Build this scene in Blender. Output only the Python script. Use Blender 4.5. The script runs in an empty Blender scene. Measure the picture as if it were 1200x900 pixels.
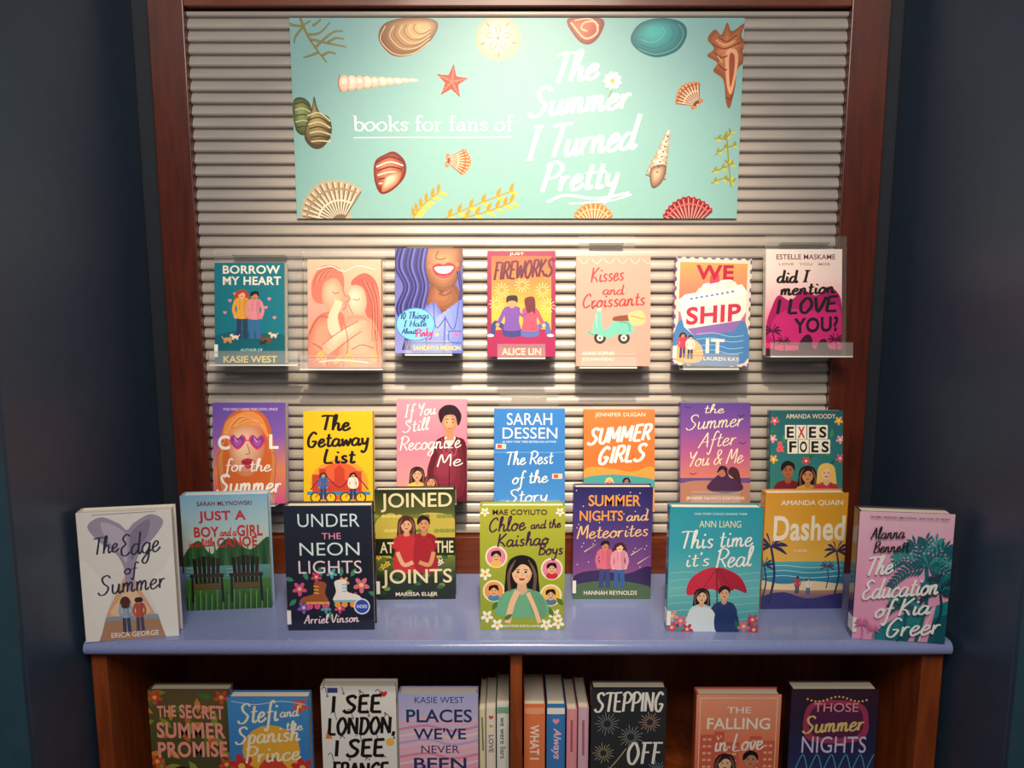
import bpy, math, random
from mathutils import Vector, Matrix
random.seed(4)
scn=bpy.context.scene; C=scn.collection
scn.view_settings.view_transform='Standard'
F=900.0; PT=math.radians(8.1); CAM=Vector((0,-1.52,1.55)); ZC=0.945
fw=Vector((0,math.cos(PT),-math.sin(PT))); upv=Vector((0,math.sin(PT),math.cos(PT)))
def ray(px,py): return fw+Vector((1,0,0))*((px-600)/F)+upv*((450-py)/F)
def hit(px,py,p0,n):
    d=ray(px,py); return CAM+d*((p0-CAM).dot(n)/d.dot(n))
def at(px,py,Y): return hit(px,py,Vector((0,Y,0)),Vector((0,1,0)))
def atz(px,py,Z): return hit(px,py,Vector((0,0,Z)),Vector((0,0,1)))
def hx(s):
    if not isinstance(s,str): return s
    s=s.lstrip('#'); o=[]
    for i in (0,2,4):
        v=int(s[i:i+2],16)/255; o.append(v/12.92 if v<=.04045 else ((v+.055)/1.055)**2.4)
    return tuple(o)
def mixc(a,b,t):
    a=hx(a);b=hx(b); return tuple(a[i]*(1-t)+b[i]*t for i in range(3))

# ---------------------------------------------------------------- materials
def base_mat(name):
    m=bpy.data.materials.new(name); m.use_nodes=True
    nt=m.node_tree; b=nt.nodes['Principled BSDF']; return m,nt,b
def noise_mat(name,c1,c2,scale=20,rough=.5,stretch=(1,1,1),metal=0,bump=0,coat=0,detail=4):
    m,nt,b=base_mat(name); N=nt.nodes; L=nt.links
    tc=N.new('ShaderNodeTexCoord'); mp=N.new('ShaderNodeMapping'); mp.inputs['Scale'].default_value=stretch
    nz=N.new('ShaderNodeTexNoise'); nz.inputs['Scale'].default_value=scale; nz.inputs['Detail'].default_value=detail
    cr=N.new('ShaderNodeValToRGB'); cr.color_ramp.elements[0].color=(*hx(c1),1); cr.color_ramp.elements[1].color=(*hx(c2),1)
    cr.color_ramp.elements[0].position=.3; cr.color_ramp.elements[1].position=.7
    L.new(tc.outputs['Object'],mp.inputs['Vector']); L.new(mp.outputs[0],nz.inputs['Vector']); L.new(nz.outputs[0],cr.inputs[0]); L.new(cr.outputs[0],b.inputs['Base Color'])
    b.inputs['Roughness'].default_value=rough; b.inputs['Metallic'].default_value=metal
    if coat: b.inputs['Coat Weight'].default_value=coat; b.inputs['Coat Roughness'].default_value=.12
    if bump:
        bp=N.new('ShaderNodeBump'); bp.inputs['Strength'].default_value=bump; bp.inputs['Distance'].default_value=.002
        L.new(nz.outputs[0],bp.inputs['Height']); L.new(bp.outputs[0],b.inputs['Normal'])
    return m
def print_mat(name,rough,coat=0,spec=.5):
    m,nt,b=base_mat(name); N=nt.nodes; L=nt.links
    at_=N.new('ShaderNodeAttribute'); at_.attribute_name='Col'
    nz=N.new('ShaderNodeTexNoise'); nz.inputs['Scale'].default_value=60
    mr=N.new('ShaderNodeMapRange'); mr.inputs['To Min'].default_value=.93; mr.inputs['To Max'].default_value=1.0
    mx=N.new('ShaderNodeMix'); mx.data_type='RGBA'; mx.blend_type='MULTIPLY'; mx.inputs[0].default_value=1
    tc=N.new('ShaderNodeTexCoord'); L.new(tc.outputs['Object'],nz.inputs['Vector'])
    L.new(nz.outputs[0],mr.inputs[0]); L.new(at_.outputs['Color'],mx.inputs[6]); L.new(mr.outputs[0],mx.inputs[7]); L.new(mx.outputs[2],b.inputs['Base Color'])
    b.inputs['Roughness'].default_value=rough; b.inputs['Specular IOR Level'].default_value=spec
    if coat: b.inputs['Coat Weight'].default_value=coat; b.inputs['Coat Roughness'].default_value=.08
    return m
M_PRINT=print_mat('printed_cover',.34,.15)
M_GLOSS=print_mat('printed_glossy_jacket',.22,.55)
M_BANNER=print_mat('printed_banner',.36,0,.4)
M_WALL=noise_mat('dark_blue_wall_paint','#2d3c4e','#314154',35,.4,bump=.06)
M_WALLB=noise_mat('back_wall_paint_shaded','#1b222c','#1f2631',35,.6,bump=.06)  # wall paint darkened, puts shade into the gap beside the frame
M_WALLF=noise_mat('dark_teal_wall_paint','#203e4b','#244452',35,.5,bump=.06)
M_FLOOR=noise_mat('grey_carpet','#3a3a3e','#55555a',160,.95)
M_SLAT=noise_mat('grey_slat_metal','#a59d96','#b0a8a0',9,.34,(1,1,6),metal=.1)
M_WOODV=noise_mat('mahogany_vertical','#46190d','#622410',14,.38,(6,6,.7),coat=.25,detail=6)
M_WOODH=noise_mat('mahogany_horizontal','#58230e','#763614',14,.38,(.7,6,6),coat=.25,detail=6)
M_CAB=noise_mat('cabinet_wood','#6e2e10','#92461b',12,.4,(5,5,.7),coat=.2,detail=6)
M_TOP=noise_mat('blue_laminate','#7f8cbc','#8794c2',220,.16,bump=.01)
M_PAGE=noise_mat('page_edges','#d9cdb4','#efe7d6',60,.8,(1,40,1))
M_LABEL=noise_mat('white_sticker','#e9e9e4','#f3f3ee',30,.5)
def acrylic(name,opq,col,rough=.05,ior=1.25):
    m=bpy.data.materials.new(name); m.use_nodes=True; nt=m.node_tree; N=nt.nodes; L=nt.links
    N.remove(N['Principled BSDF']); out=N['Material Output']
    tr=N.new('ShaderNodeBsdfTransparent'); gl=N.new('ShaderNodeBsdfGlossy'); gl.inputs['Roughness'].default_value=rough
    df=N.new('ShaderNodeBsdfDiffuse'); nz=N.new('ShaderNodeTexNoise'); nz.inputs['Scale'].default_value=15
    cr=N.new('ShaderNodeValToRGB'); cr.color_ramp.elements[0].color=(*hx(col),1); cr.color_ramp.elements[1].color=(.95,.95,.93,1)
    L.new(nz.outputs[0],cr.inputs[0]); L.new(cr.outputs[0],df.inputs[0])
    fr=N.new('ShaderNodeFresnel'); fr.inputs[0].default_value=ior
    m1=N.new('ShaderNodeMixShader'); m1.inputs[0].default_value=opq; L.new(tr.outputs[0],m1.inputs[1]); L.new(df.outputs[0],m1.inputs[2])
    m2=N.new('ShaderNodeMixShader'); L.new(fr.outputs[0],m2.inputs[0]); L.new(m1.outputs[0],m2.inputs[1]); L.new(gl.outputs[0],m2.inputs[2])
    L.new(m2.outputs[0],out.inputs[0]); return m
M_ACR=acrylic('clear_acrylic',.035,'#f0f0ec'); M_ACRL=acrylic('clear_acrylic_lip',.10,'#f0f0ec',.08); M_ACRE=acrylic('acrylic_edge',.8,'#f6f4ec',.15,1.4)

# ---------------------------------------------------------------- mesh helpers
def link(name,me,parent=None,mats=()):
    o=bpy.data.objects.new(name,me); C.objects.link(o)
    for m in mats: me.materials.append(m)
    if parent: o.parent=parent
    return o
def empty(name,loc,rot=(0,0,0)):
    o=bpy.data.objects.new(name,None); C.objects.link(o); o.location=loc; o.rotation_euler=rot; o.empty_display_size=.03; return o
def tag(o,label,cat,group=None):
    o['label']=label; o['category']=cat
    if group: o['group']=group
    return o
def boxes(name,bxs,mat,parent=None,bevel=0):
    v=[];f=[]
    for (x0,y0,z0,x1,y1,z1) in bxs:
        o=len(v); v+=[(x,y,z) for x in(x0,x1) for y in(y0,y1) for z in(z0,z1)]
        f+=[[o+i for i in q] for q in((0,1,3,2),(4,6,7,5),(0,4,5,1),(2,3,7,6),(0,2,6,4),(1,5,7,3))]
    me=bpy.data.meshes.new(name); me.from_pydata(v,[],f); me.update()
    o=link(name,me,parent,mat if isinstance(mat,(list,tuple)) else (mat,))
    if isinstance(mat,(list,tuple)) and len(mat)>1:
        mxa=max(p.area for p in me.polygons)
        for p in me.polygons: p.material_index=0 if p.area>mxa*.35 else 1
    if bevel:
        b=o.modifiers.new('bevel','BEVEL'); b.width=bevel; b.segments=2; b.limit_method='ANGLE'
    return o
def extrude_x(name,prof,x0,x1,mat,parent=None,smooth=False):
    n=len(prof); v=[(x0,y,z) for y,z in prof]+[(x1,y,z) for y,z in prof]
    f=[[i,(i+1)%n,n+(i+1)%n,n+i] for i in range(n)]+[list(range(n)),list(range(n,2*n))[::-1]]
    me=bpy.data.meshes.new(name); me.from_pydata(v,[],f); me.update()
    return link(name,me,parent,(mat,))

# ---------------------------------------------------------------- 2D drawing of printed art
def catmull(p,n=5,closed=False):
    if len(p)<3 and not closed: return list(p)
    out=[]; m=len(p)
    for i in range(m if closed else m-1):
        if closed: a,b,c,d=p[i-1],p[i],p[(i+1)%m],p[(i+2)%m]
        else: a,b,c,d=p[max(i-1,0)],p[i],p[i+1],p[min(i+2,m-1)]
        for k in range(n):
            t=k/n; t2=t*t; t3=t2*t
            out.append(tuple(.5*(2*b[j]+(c[j]-a[j])*t+(2*a[j]-5*b[j]+4*c[j]-d[j])*t2+(3*b[j]-a[j]-3*c[j]+d[j])*t3) for j in(0,1)))
    if not closed: out.append(tuple(p[-1]))
    return out
def clip(pts,r):
    x0,y0,x1,y1=r
    for ax,lim,sg in((0,x0,1),(0,x1,-1),(1,y0,1),(1,y1,-1)):
        out=[]
        for i in range(len(pts)):
            p=pts[i-1]; q=pts[i]; dp=(p[ax]-lim)*sg; dq=(q[ax]-lim)*sg
            if (dp>=0)!=(dq>=0):
                t=dp/(dp-dq); out.append((p[0]+(q[0]-p[0])*t,p[1]+(q[1]-p[1])*t))
            if dq>=0: out.append(q)
        pts=out
        if len(pts)<3: return []
    return pts
GC={}
def glyphs(s,bold,shear):
    k=(s,bold,shear)
    if k in GC: return GC[k]
    cu=bpy.data.curves.new('t','FONT'); cu.body=s; cu.resolution_u=4; cu.fill_mode='FRONT'; cu.offset=bold; cu.shear=shear
    if bold>.02: cu.space_character=1+bold*2.2
    ob=bpy.data.objects.new('t',cu); C.objects.link(ob)
    dg=bpy.context.evaluated_depsgraph_get(); me=bpy.data.meshes.new_from_object(ob.evaluated_get(dg))
    r=([(v.co.x,v.co.y) for v in me.vertices],[list(p.vertices) for p in me.polygons])
    bpy.data.objects.remove(ob); bpy.data.curves.remove(cu); bpy.data.meshes.remove(me); GC[k]=r; return r
BOWL=[(.75,.85),(.4,1),(.08,.6),(.1,.15),(.38,0),(.7,.4),(.78,.95)]
SCR={'a':(1.05,[BOWL,[(.78,.95),(.74,.25),(.85,0),(1.1,.25)]]),'b':(.95,[[(.1,.3),(.4,1.6),(.38,2.1),(.2,1.8),(.15,.3),(.35,0),(.7,.3),(.6,.9),(.25,.7)]]),
'c':(.85,[[(.7,.8),(.45,1),(.1,.6),(.15,.1),(.45,0),(.85,.3)]]),'d':(1.08,[BOWL,[(.85,2.1),(.76,.3),(.88,0),(1.1,.25)]]),
'e':(.85,[[(.05,.4),(.5,.6),(.6,.9),(.35,1),(.08,.5),(.25,0),(.6,.1),(.85,.4)]]),'f':(.7,[[(.75,1.85),(.55,2.1),(.35,1.6),(.25,-.6),(.1,-1),(-.05,-.7)],[(.05,.95),(.65,1.0)]]),
'g':(1.0,[BOWL,[(.78,.95),(.7,-.5),(.4,-1),(.1,-.7),(.5,-.15),(1.0,.25)]]),'h':(1.0,[[(.1,.1),(.4,1.7),(.35,2.1),(.18,1.7),(.12,0)],[(.13,.4),(.4,.95),(.65,.85),(.65,.2),(.78,0),(1,.25)]]),
'i':(.55,[[(.2,1),(.18,.25),(.32,0),(.52,.2)],[(.25,1.4),(.3,1.62)]]),'j':(.5,[[(.25,1),(.2,-.6),(0,-1),(-.15,-.7)],[(.27,1.4),(.35,1.6)]]),
'k':(.9,[[(.15,2.1),(.12,0)],[(.65,1),(.15,.45),(.5,.3),(.7,0),(.9,.2)]]),'l':(.55,[[(.05,.2),(.4,1.6),(.35,2.1),(.15,1.7),(.15,.3),(.3,0),(.5,.2)]]),
'm':(1.3,[[(.1,1),(.12,0)],[(.12,.5),(.35,1),(.5,.8),(.5,0)],[(.5,.5),(.75,1),(.92,.8),(.92,.2),(1.05,0),(1.25,.25)]]),'n':(1.0,[[(.1,1),(.12,0)],[(.12,.5),(.4,1),(.6,.8),(.6,.2),(.75,0),(.95,.25)]]),
'o':(.9,[[(.4,1),(.08,.6),(.15,.1),(.45,0),(.72,.4),(.62,.9),(.4,1),(.6,.8),(.9,.85)]]),'p':(.92,[[(.15,1),(.1,-1)],[(.13,.6),(.4,1),(.7,.75),(.6,.15),(.35,0),(.14,.2)]]),
'q':(.9,[BOWL,[(.78,.95),(.75,-1)]]),'r':(.72,[[(.1,1),(.13,0)],[(.13,.5),(.35,.95),(.6,.9)]]),'s':(.78,[[(.6,.85),(.4,1),(.18,.8),(.3,.55),(.58,.3),(.4,0),(.08,.12)]]),
't':(.68,[[(.3,1.7),(.25,.25),(.4,0),(.65,.2)],[(0,1.1),(.62,1.15)]]),'u':(1.0,[[(.1,1),(.12,.25),(.3,0),(.6,.3),(.7,1)],[(.7,1),(.7,.2),(.82,0),(1.0,.25)]]),
'v':(.75,[[(.05,1),(.3,0),(.65,1)]]),'w':(1.1,[[(.05,1),(.2,0),(.5,.8),(.7,0),(1.0,1)]]),'x':(.75,[[(.1,1),(.65,0)],[(.65,1),(.05,0)]]),
'y':(.9,[[(.1,1),(.15,.4),(.35,.15),(.65,.5),(.72,1)],[(.72,1),(.6,-.5),(.3,-1),(.05,-.7)]]),'z':(.95,[[(.05,1),(.72,1)],[(.72,1),(.08,0)],[(.08,0),(.8,0)]]),
'T':(1.1,[[(0,1.9),(.5,2),(1.2,1.95)],[(.65,1.95),(.5,.5),(.45,0)]]),'S':(1.25,[[(1.1,1.7),(.8,2),(.35,1.75),(.5,1.2),(.95,.7),(.7,.1),(.25,0),(0,.3)]]),
'I':(.85,[[(.4,2),(.25,0)],[(.1,2),(.7,2)],[(0,0),(.5,0)]]),'P':(1.15,[[(.3,2),(.15,0)],[(.05,1.7),(.6,2.05),(1.1,1.6),(.8,1),(.25,.9)]]),
'C':(1.15,[[(1,1.6),(.75,2),(.25,1.5),(.1,.6),(.45,0),(1,.4)]]),'K':(1.15,[[(.2,2),(.1,0)],[(1,2),(.2,.9),(.6,.6),(1,0)]]),
'B':(1.1,[[(.25,2),(.12,0)],[(.1,1.9),(.75,2),(.85,1.4),(.3,1.1),(.9,.8),(.8,.15),(.1,0)]]),'R':(1.15,[[(.3,2),(.15,0)],[(.05,1.7),(.6,2.05),(1.1,1.6),(.8,1),(.25,.9)],[(.45,.95),(1.05,0)]]),
'E':(1.15,[[(1,1.8),(.6,2),(.3,1.6),(.6,1.1),(.2,.7),(.3,.1),(.7,0),(1.05,.3)]]),'G':(1.2,[[(1,1.7),(.6,2),(.15,1.2),(.2,.2),(.65,0),(.95,.7),(.5,.75)]]),
'A':(1.15,[[(0,0),(.65,2)],[(.65,2),(.95,0)],[(.2,.75),(1,.75)]]),'Y':(1.05,[[(.1,2),(.45,1.1),(.95,2)],[(.95,2),(.5,0)]]),'M':(1.35,[[(.05,0),(.3,2),(.6,.6),(1.05,2),(1.15,0)]]),
'N':(1.2,[[(.1,0),(.25,2),(.8,0),(1,2)]]),'L':(1.05,[[(.3,2),(.15,.1),(.9,0)]]),'V':(1.0,[[(.05,2),(.4,0),(.95,2)]]),'F':(1.0,[[(.35,2),(.2,0)],[(.1,2),(1,2)],[(.2,1.1),(.8,1.1)]]),
'H':(1.2,[[(.2,2),(.1,0)],[(1,2),(.9,0)],[(.1,1),(.95,1)]]),'D':(1.2,[[(.3,2),(.15,0)],[(.05,1.9),(.8,1.8),(1,.9),(.6,.05),(.05,0)]]),'W':(1.45,[[(.05,2),(.3,0),(.65,1.5),(.95,0),(1.35,2)]]),'O':(1.2,[[(.5,2),(.1,1.2),(.2,.2),(.6,0),(1,.9),(.8,1.8),(.5,2)]]),
'U':(1.15,[[(.15,2),(.18,.4),(.5,0),(.85,.4),(.95,2)]]),',':(.4,[[(.2,.2),(.08,-.35)]]),
' ':(.5,[]),"'":(.3,[[(.15,2),(.08,1.6)]]),'&':(1.2,[[(1,0),(.3,1.5),(.5,2),(.75,1.6),(.1,.5),(.4,0),(1,.8)]]),'1':(.55,[[(.1,1.6),(.3,2),(.3,0)]]),'0':(.95,[[(.4,2),(.1,1),(.4,0),(.75,1),(.4,2)]])}
# plain brush capitals with separate strokes
CAP=dict(SCR); CAP.update({'E':(1.05,[[(.2,2),(.12,0)],[(.15,1.97),(.95,2.02)],[(.15,1.05),(.8,1.08)],[(.1,.03),(.95,0)]]),'M':(1.5,[[(.15,2),(.1,0)],[(.15,2),(.65,.5)],[(.65,.5),(1.15,2)],[(1.15,2),(1.2,0)]]),
'N':(1.25,[[(.15,2),(.1,0)],[(.15,2),(.95,0)],[(.95,0),(1,2)]]),'I':(.5,[[(.25,2),(.2,0)]]),'L':(1.0,[[(.2,2),(.15,0)],[(.13,.02),(.85,0)]]),'A':(1.15,[[(.05,0),(.55,2)],[(.55,2),(1.0,0)],[(.2,.75),(.85,.75)]]),'R':(1.1,[[(.2,2),(.12,0)],[(.15,1.95),(.75,1.95),(.85,1.4),(.6,1.0),(.18,.98)],[(.45,.98),(.95,0)]])})
SER={'b':(.98,[[(.18,1.7),(.18,0)],[(.18,.75),(.45,1),(.8,.8),(.85,.4),(.65,.02),(.4,0),(.18,.25)],[(0,1.7),(.18,1.7)]]),
'o':(1.02,[[(.45,1),(.1,.75),(.05,.4),(.25,.04),(.5,0),(.8,.25),(.85,.6),(.65,.95),(.45,1)]]),
'k':(1.05,[[(.18,1.7),(.18,0)],[(0,1.7),(.18,1.7)],[(0,0),(.36,0)],[(.8,1),(.2,.45)],[(.4,.62),(.85,0)],[(.62,1),(.95,1)],[(.7,0),(1,0)]]),
's':(.8,[[(.62,.75),(.4,1),(.12,.8),(.3,.55),(.6,.3),(.4,0),(.06,.2)],[(.62,1),(.62,.75)]]),'f':(.65,[[(.65,1.6),(.45,1.72),(.25,1.5),(.25,0)],[(.05,1),(.52,1)],[(.07,0),(.47,0)]]),
'r':(.78,[[(.2,1),(.2,0)],[(0,1),(.2,1)],[(.02,0),(.42,0)],[(.2,.6),(.4,.95),(.65,.95)]]),'a':(.97,[[(.12,.8),(.4,1),(.65,.8),(.65,.15),(.85,0)],[(.65,.6),(.2,.5),(.08,.25),(.3,0),(.65,.25)]]),
'n':(1.05,[[(.2,1),(.2,0)],[(0,1),(.2,1)],[(.02,0),(.4,0)],[(.2,.6),(.45,1),(.72,.8),(.72,0)],[(.55,0),(.9,0)]]),' ':(.5,[])}
class Art:
    def __init__(s,x0,y0,x1,y1,base=None,z0=3e-5):
        s.r=(x0,y0,x1,y1); s.z=z0; s.m=[[],[],[]]; s.ch=[]
        if base: s.R(x0,y0,x1,y1,base)
    def add(s,k,pts,faces,cols):
        if k: s.ch.append((list(pts),[list(q) for q in faces],list(cols))); return
        v,f,c=s.m; o=len(v); v.extend(pts); f.extend([[i+o for i in q] for q in faces]); c.extend(cols)
    def P(s,pts,c,k=0):
        pts=clip(list(pts),s.r)
        if len(pts)<3: return
        s.add(k,[(x,y,s.z) for x,y in pts],[list(range(len(pts)))],[hx(c)]); s.z+=8e-6
    def R(s,x0,y0,x1,y1,c,k=0): s.P([(x0,y0),(x1,y0),(x1,y1),(x0,y1)],c,k)
    def B(s,pts,c,k=0,n=5): s.P(catmull(pts,n,True),c,k)
    def SHD(s,pts,c1,c2,n=6,fx=-.25,fy=-.3,smooth=True):
        if smooth: pts=catmull(pts,5,True)
        xs=[p[0] for p in pts]; ys=[p[1] for p in pts]; gx=(min(xs)+max(xs))/2+fx*(max(xs)-min(xs))/2; gy=(min(ys)+max(ys))/2+fy*(max(ys)-min(ys))/2
        for i in range(n):
            q=1-.85*i/n; s.P([(gx+(x-gx)*q,gy+(y-gy)*q) for x,y in pts],mixc(c1,c2,i/(n-1)))
    def E(s,cx,cy,rx,ry,c,rot=0,k=0,n=20):
        cr,sr=math.cos(rot),math.sin(rot)
        s.P([(cx+rx*math.cos(t)*cr-ry*math.sin(t)*sr,cy+rx*math.cos(t)*sr+ry*math.sin(t)*cr) for t in [i*2*math.pi/n for i in range(n)]],c,k)
    def G(s,x0,y0,x1,y1,cols):
        n=len(cols)-1
        for i in range(n):
            a,b=hx(cols[i]),hx(cols[i+1])
            u=y0+(y1-y0)*i/n; w=y0+(y1-y0)*(i+1)/n; q=[(x0,u),(x1,u),(x1,w),(x0,w)]
            s.add(0,[(x,y,s.z) for x,y in q],[[0,1,2,3]],[[a,a,b,b]])
        s.z+=8e-6
    def L(s,pts,w,c,k=0,smooth=True,cal=0,taper=0,dz=8e-6):
        if smooth: pts=catmull(pts,5)
        n=len(pts); v=[]
        for i,(x,y) in enumerate(pts):
            p=pts[max(i-1,0)]; q=pts[min(i+1,n-1)]; dx,dy=q[0]-p[0],q[1]-p[1]; l=math.hypot(dx,dy) or 1e-6
            ww=w*(1-cal+cal*1.5*abs(dy)/l)
            if taper: ww*=1-taper*i/(n-1)
            ox,oy=-dy/l*ww/2,dx/l*ww/2; z=s.z+i*4e-7
            v+=[(x+ox,y+oy,z),(x-ox,y-oy,z)]
        x0,y0,x1,y1=s.r; fs=[[2*i,2*i+1,2*i+3,2*i+2] for i in range(n-1)]; c=hx(c)
        if all(x0<=a[0]<=x1 and y0<=a[1]<=y1 for a in v): s.add(k,v,fs,[c]*len(fs))
        else:
            for q in fs:
                pp=clip([v[j][:2] for j in q],s.r)
                if len(pp)>2: s.add(k,[(a,b,v[q[0]][2]) for a,b in pp],[list(range(len(pp)))],[c])
        s.z+=max(dz,n*4e-7)
    def T(s,txt,x0,y0,x1,y1,c,b=.015,slope=0,sh=0,k=1,rot=0):
        vs,fs=glyphs(txt,b,sh)
        ax=min(v[0] for v in vs); bx=max(v[0] for v in vs); ay=min(v[1] for v in vs); by=max(v[1] for v in vs)
        out=[]
        for x,y in vs:
            u=(x-ax)/(bx-ax); w=(y-ay)/(by-ay)
            if rot: out.append((x0+(x1-x0)*w,y0+(y1-y0)*u,s.z))
            else: out.append((x0+(x1-x0)*u,y1+(y0-y1)*w+slope*u,s.z))
        s.add(k,out,fs,[hx(c)]*len(fs)); s.z+=8e-6
    def S(s,txt,x0,x1,base,top,c,w,slope=0,font=SCR,slant=.12,cal=.4,k=1):
        tot=sum(font[ch][0] for ch in txt); sx=(x1-x0)/tot; sy=(base-top)/2; cx=0
        for ch in txt:
            adv,st=font[ch]
            for p in st:
                q=[]
                for ux,uy in p:
                    X=x0+(cx+ux)*sx+slant*uy*sy; q.append((X,base-uy*sy+slope*(X-x0)/(x1-x0)))
                s.L(q,w,c,k,cal=cal,dz=1e-6)
            cx+=adv
        s.z+=8e-6
    def mesh(s,v,f,c,name,parent,w,h,mat,pre=None,precol=None):
        x0,y0,x1,y1=s.r; V=[];Fc=[];cols=[]
        if pre: V+=pre[0]; Fc+=pre[1]; cols+=[hx(precol)]*len(pre[1])
        o=len(V); V+=[((x-x0)/(x1-x0)*w-w/2,-z,(y1-y)/(y1-y0)*h) for x,y,z in v]
        Fc+=[[i+o for i in q] for q in f]; cols+=c
        me=bpy.data.meshes.new(name); me.from_pydata(V,[],Fc)
        ca=me.color_attributes.new('Col','FLOAT_COLOR','CORNER'); fl=[]
        for q,cc in zip(Fc,cols):
            if isinstance(cc,list):
                for e in cc: fl+=[*e,1]
            else: fl+=[*cc,1]*len(q)
        ca.data.foreach_set('color',fl); me.update()
        return link(name,me,parent,(mat,))
    def build(s,name,parent,w,h,mat,pre=None,precol=None): return s.mesh(*s.m,name,parent,w,h,mat,pre,precol)
    def letters(s,name,parent,w,h,mat,gap=4.5):
        n=len(s.ch); par=list(range(n)); bb=[]
        for v,_,_ in s.ch: bb.append((min(p[0] for p in v),min(p[1] for p in v),max(p[0] for p in v),max(p[1] for p in v)))
        def find(i):
            while par[i]!=i: i=par[i]
            return i
        for i in range(n):
            for j in range(i):
                A,B=bb[i],bb[j]
                if A[0]-gap<B[2] and B[0]-gap<A[2] and A[1]-gap<B[3] and B[1]-gap<A[3]: par[find(i)]=find(j)
        gr={}
        for i in range(n): gr.setdefault(find(i),[]).append(i)
        for g in gr.values():
            V=[];Fc=[];cc=[]
            for i in g:
                v,f,c=s.ch[i]; o=len(V); V+=v; Fc+=[[a+o for a in q] for q in f]; cc+=c
            s.mesh(V,Fc,cc,name,parent,w,h,mat)
# drawing of little figures
def person(a,cx,yb,h,skin,hair,top,bot,long=0,back=0):
    y=lambda f: yb-f*h
    if long: a.B([(cx-.1*h,y(.98)),(cx+.1*h,y(.98)),(cx+.14*h,y(.75)),(cx-.14*h,y(.75))],hair)
    for s in(-1,1): a.L([(cx+s*.055*h,y(.5)),(cx+s*.07*h,y(.02))],.1*h,bot)
    for s in(-1,1): a.L([(cx+s*.12*h,y(.8)),(cx+s*.17*h,y(.62)),(cx+s*.13*h,y(.47))],.065*h,top); a.E(cx+s*.13*h,y(.46),.035*h,.035*h,skin)
    a.B([(cx-.13*h,y(.82)),(cx,y(.85)),(cx+.13*h,y(.82)),(cx+.1*h,y(.62)),(cx+.12*h,y(.44)),(cx-.12*h,y(.44)),(cx-.1*h,y(.62))],top)
    a.B([(cx+.03*h,y(.8)),(cx+.12*h,y(.8)),(cx+.1*h,y(.62)),(cx+.11*h,y(.45)),(cx+.05*h,y(.46))],mixc(top,'#201020',.2))
    a.L([(cx-.04*h,y(.8)),(cx-.05*h,y(.6))],.015*h,mixc(top,'#201020',.35))
    a.R(cx-.03*h,y(.87),cx+.03*h,y(.82),skin)
    a.E(cx,y(.915),.075*h,.09*h,skin)
    if back: a.B([(cx-.09*h,y(.99)),(cx+.09*h,y(.99)),(cx+.1*h,y(.72 if long else .87)),(cx-.1*h,y(.72 if long else .87))],hair)
    else:
        a.B([(cx-.085*h,y(.9)),(cx-.07*h,y(1)),(cx+.07*h,y(1.01)),(cx+.085*h,y(.9)),(cx+.02*h,y(.955))],hair)
        a.L([(cx-.025*h,y(.875)),(cx+.025*h,y(.875))],.012*h,'#a23a3c')
def seated(a,cx,yb,h,skin,hair,top,bot,d,long=0):
    y=lambda f: yb-f*h
    a.B([(cx-.2*h,y(.0)),(cx-.22*h,y(.2)),(cx,y(.28)),(cx+.22*h,y(.2)),(cx+.2*h,y(0))],bot)
    a.L([(cx+d*.1*h,y(.14)),(cx+d*.42*h,y(.34)),(cx+d*.5*h,y(.02))],.13*h,bot); a.E(cx+d*.55*h,y(.02),.09*h,.04*h,'#f3ece2')
    a.B([(cx-.2*h,y(.72)),(cx,y(.76)),(cx+.2*h,y(.72)),(cx+.18*h,y(.4)),(cx+.2*h,y(.16)),(cx-.2*h,y(.16)),(cx-.18*h,y(.4))],top)
    a.L([(cx+d*.18*h,y(.68)),(cx+d*.3*h,y(.42)),(cx+d*.36*h,y(.3))],.1*h,top); a.E(cx+d*.37*h,y(.29),.05*h,.05*h,skin)
    a.R(cx-.05*h,y(.8),cx+.05*h,y(.72),skin); a.E(cx-d*.02*h,y(.88),.12*h,.13*h,skin)
    a.B([(cx-.14*h,y(.86)),(cx-.12*h,y(1.02)),(cx+.12*h,y(1.03)),(cx+.14*h,y(.86 if not long else .6)),(cx+.06*h,y(.9 if not long else .66)),(cx-.06*h,y(.9 if not long else .62))],hair)
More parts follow.
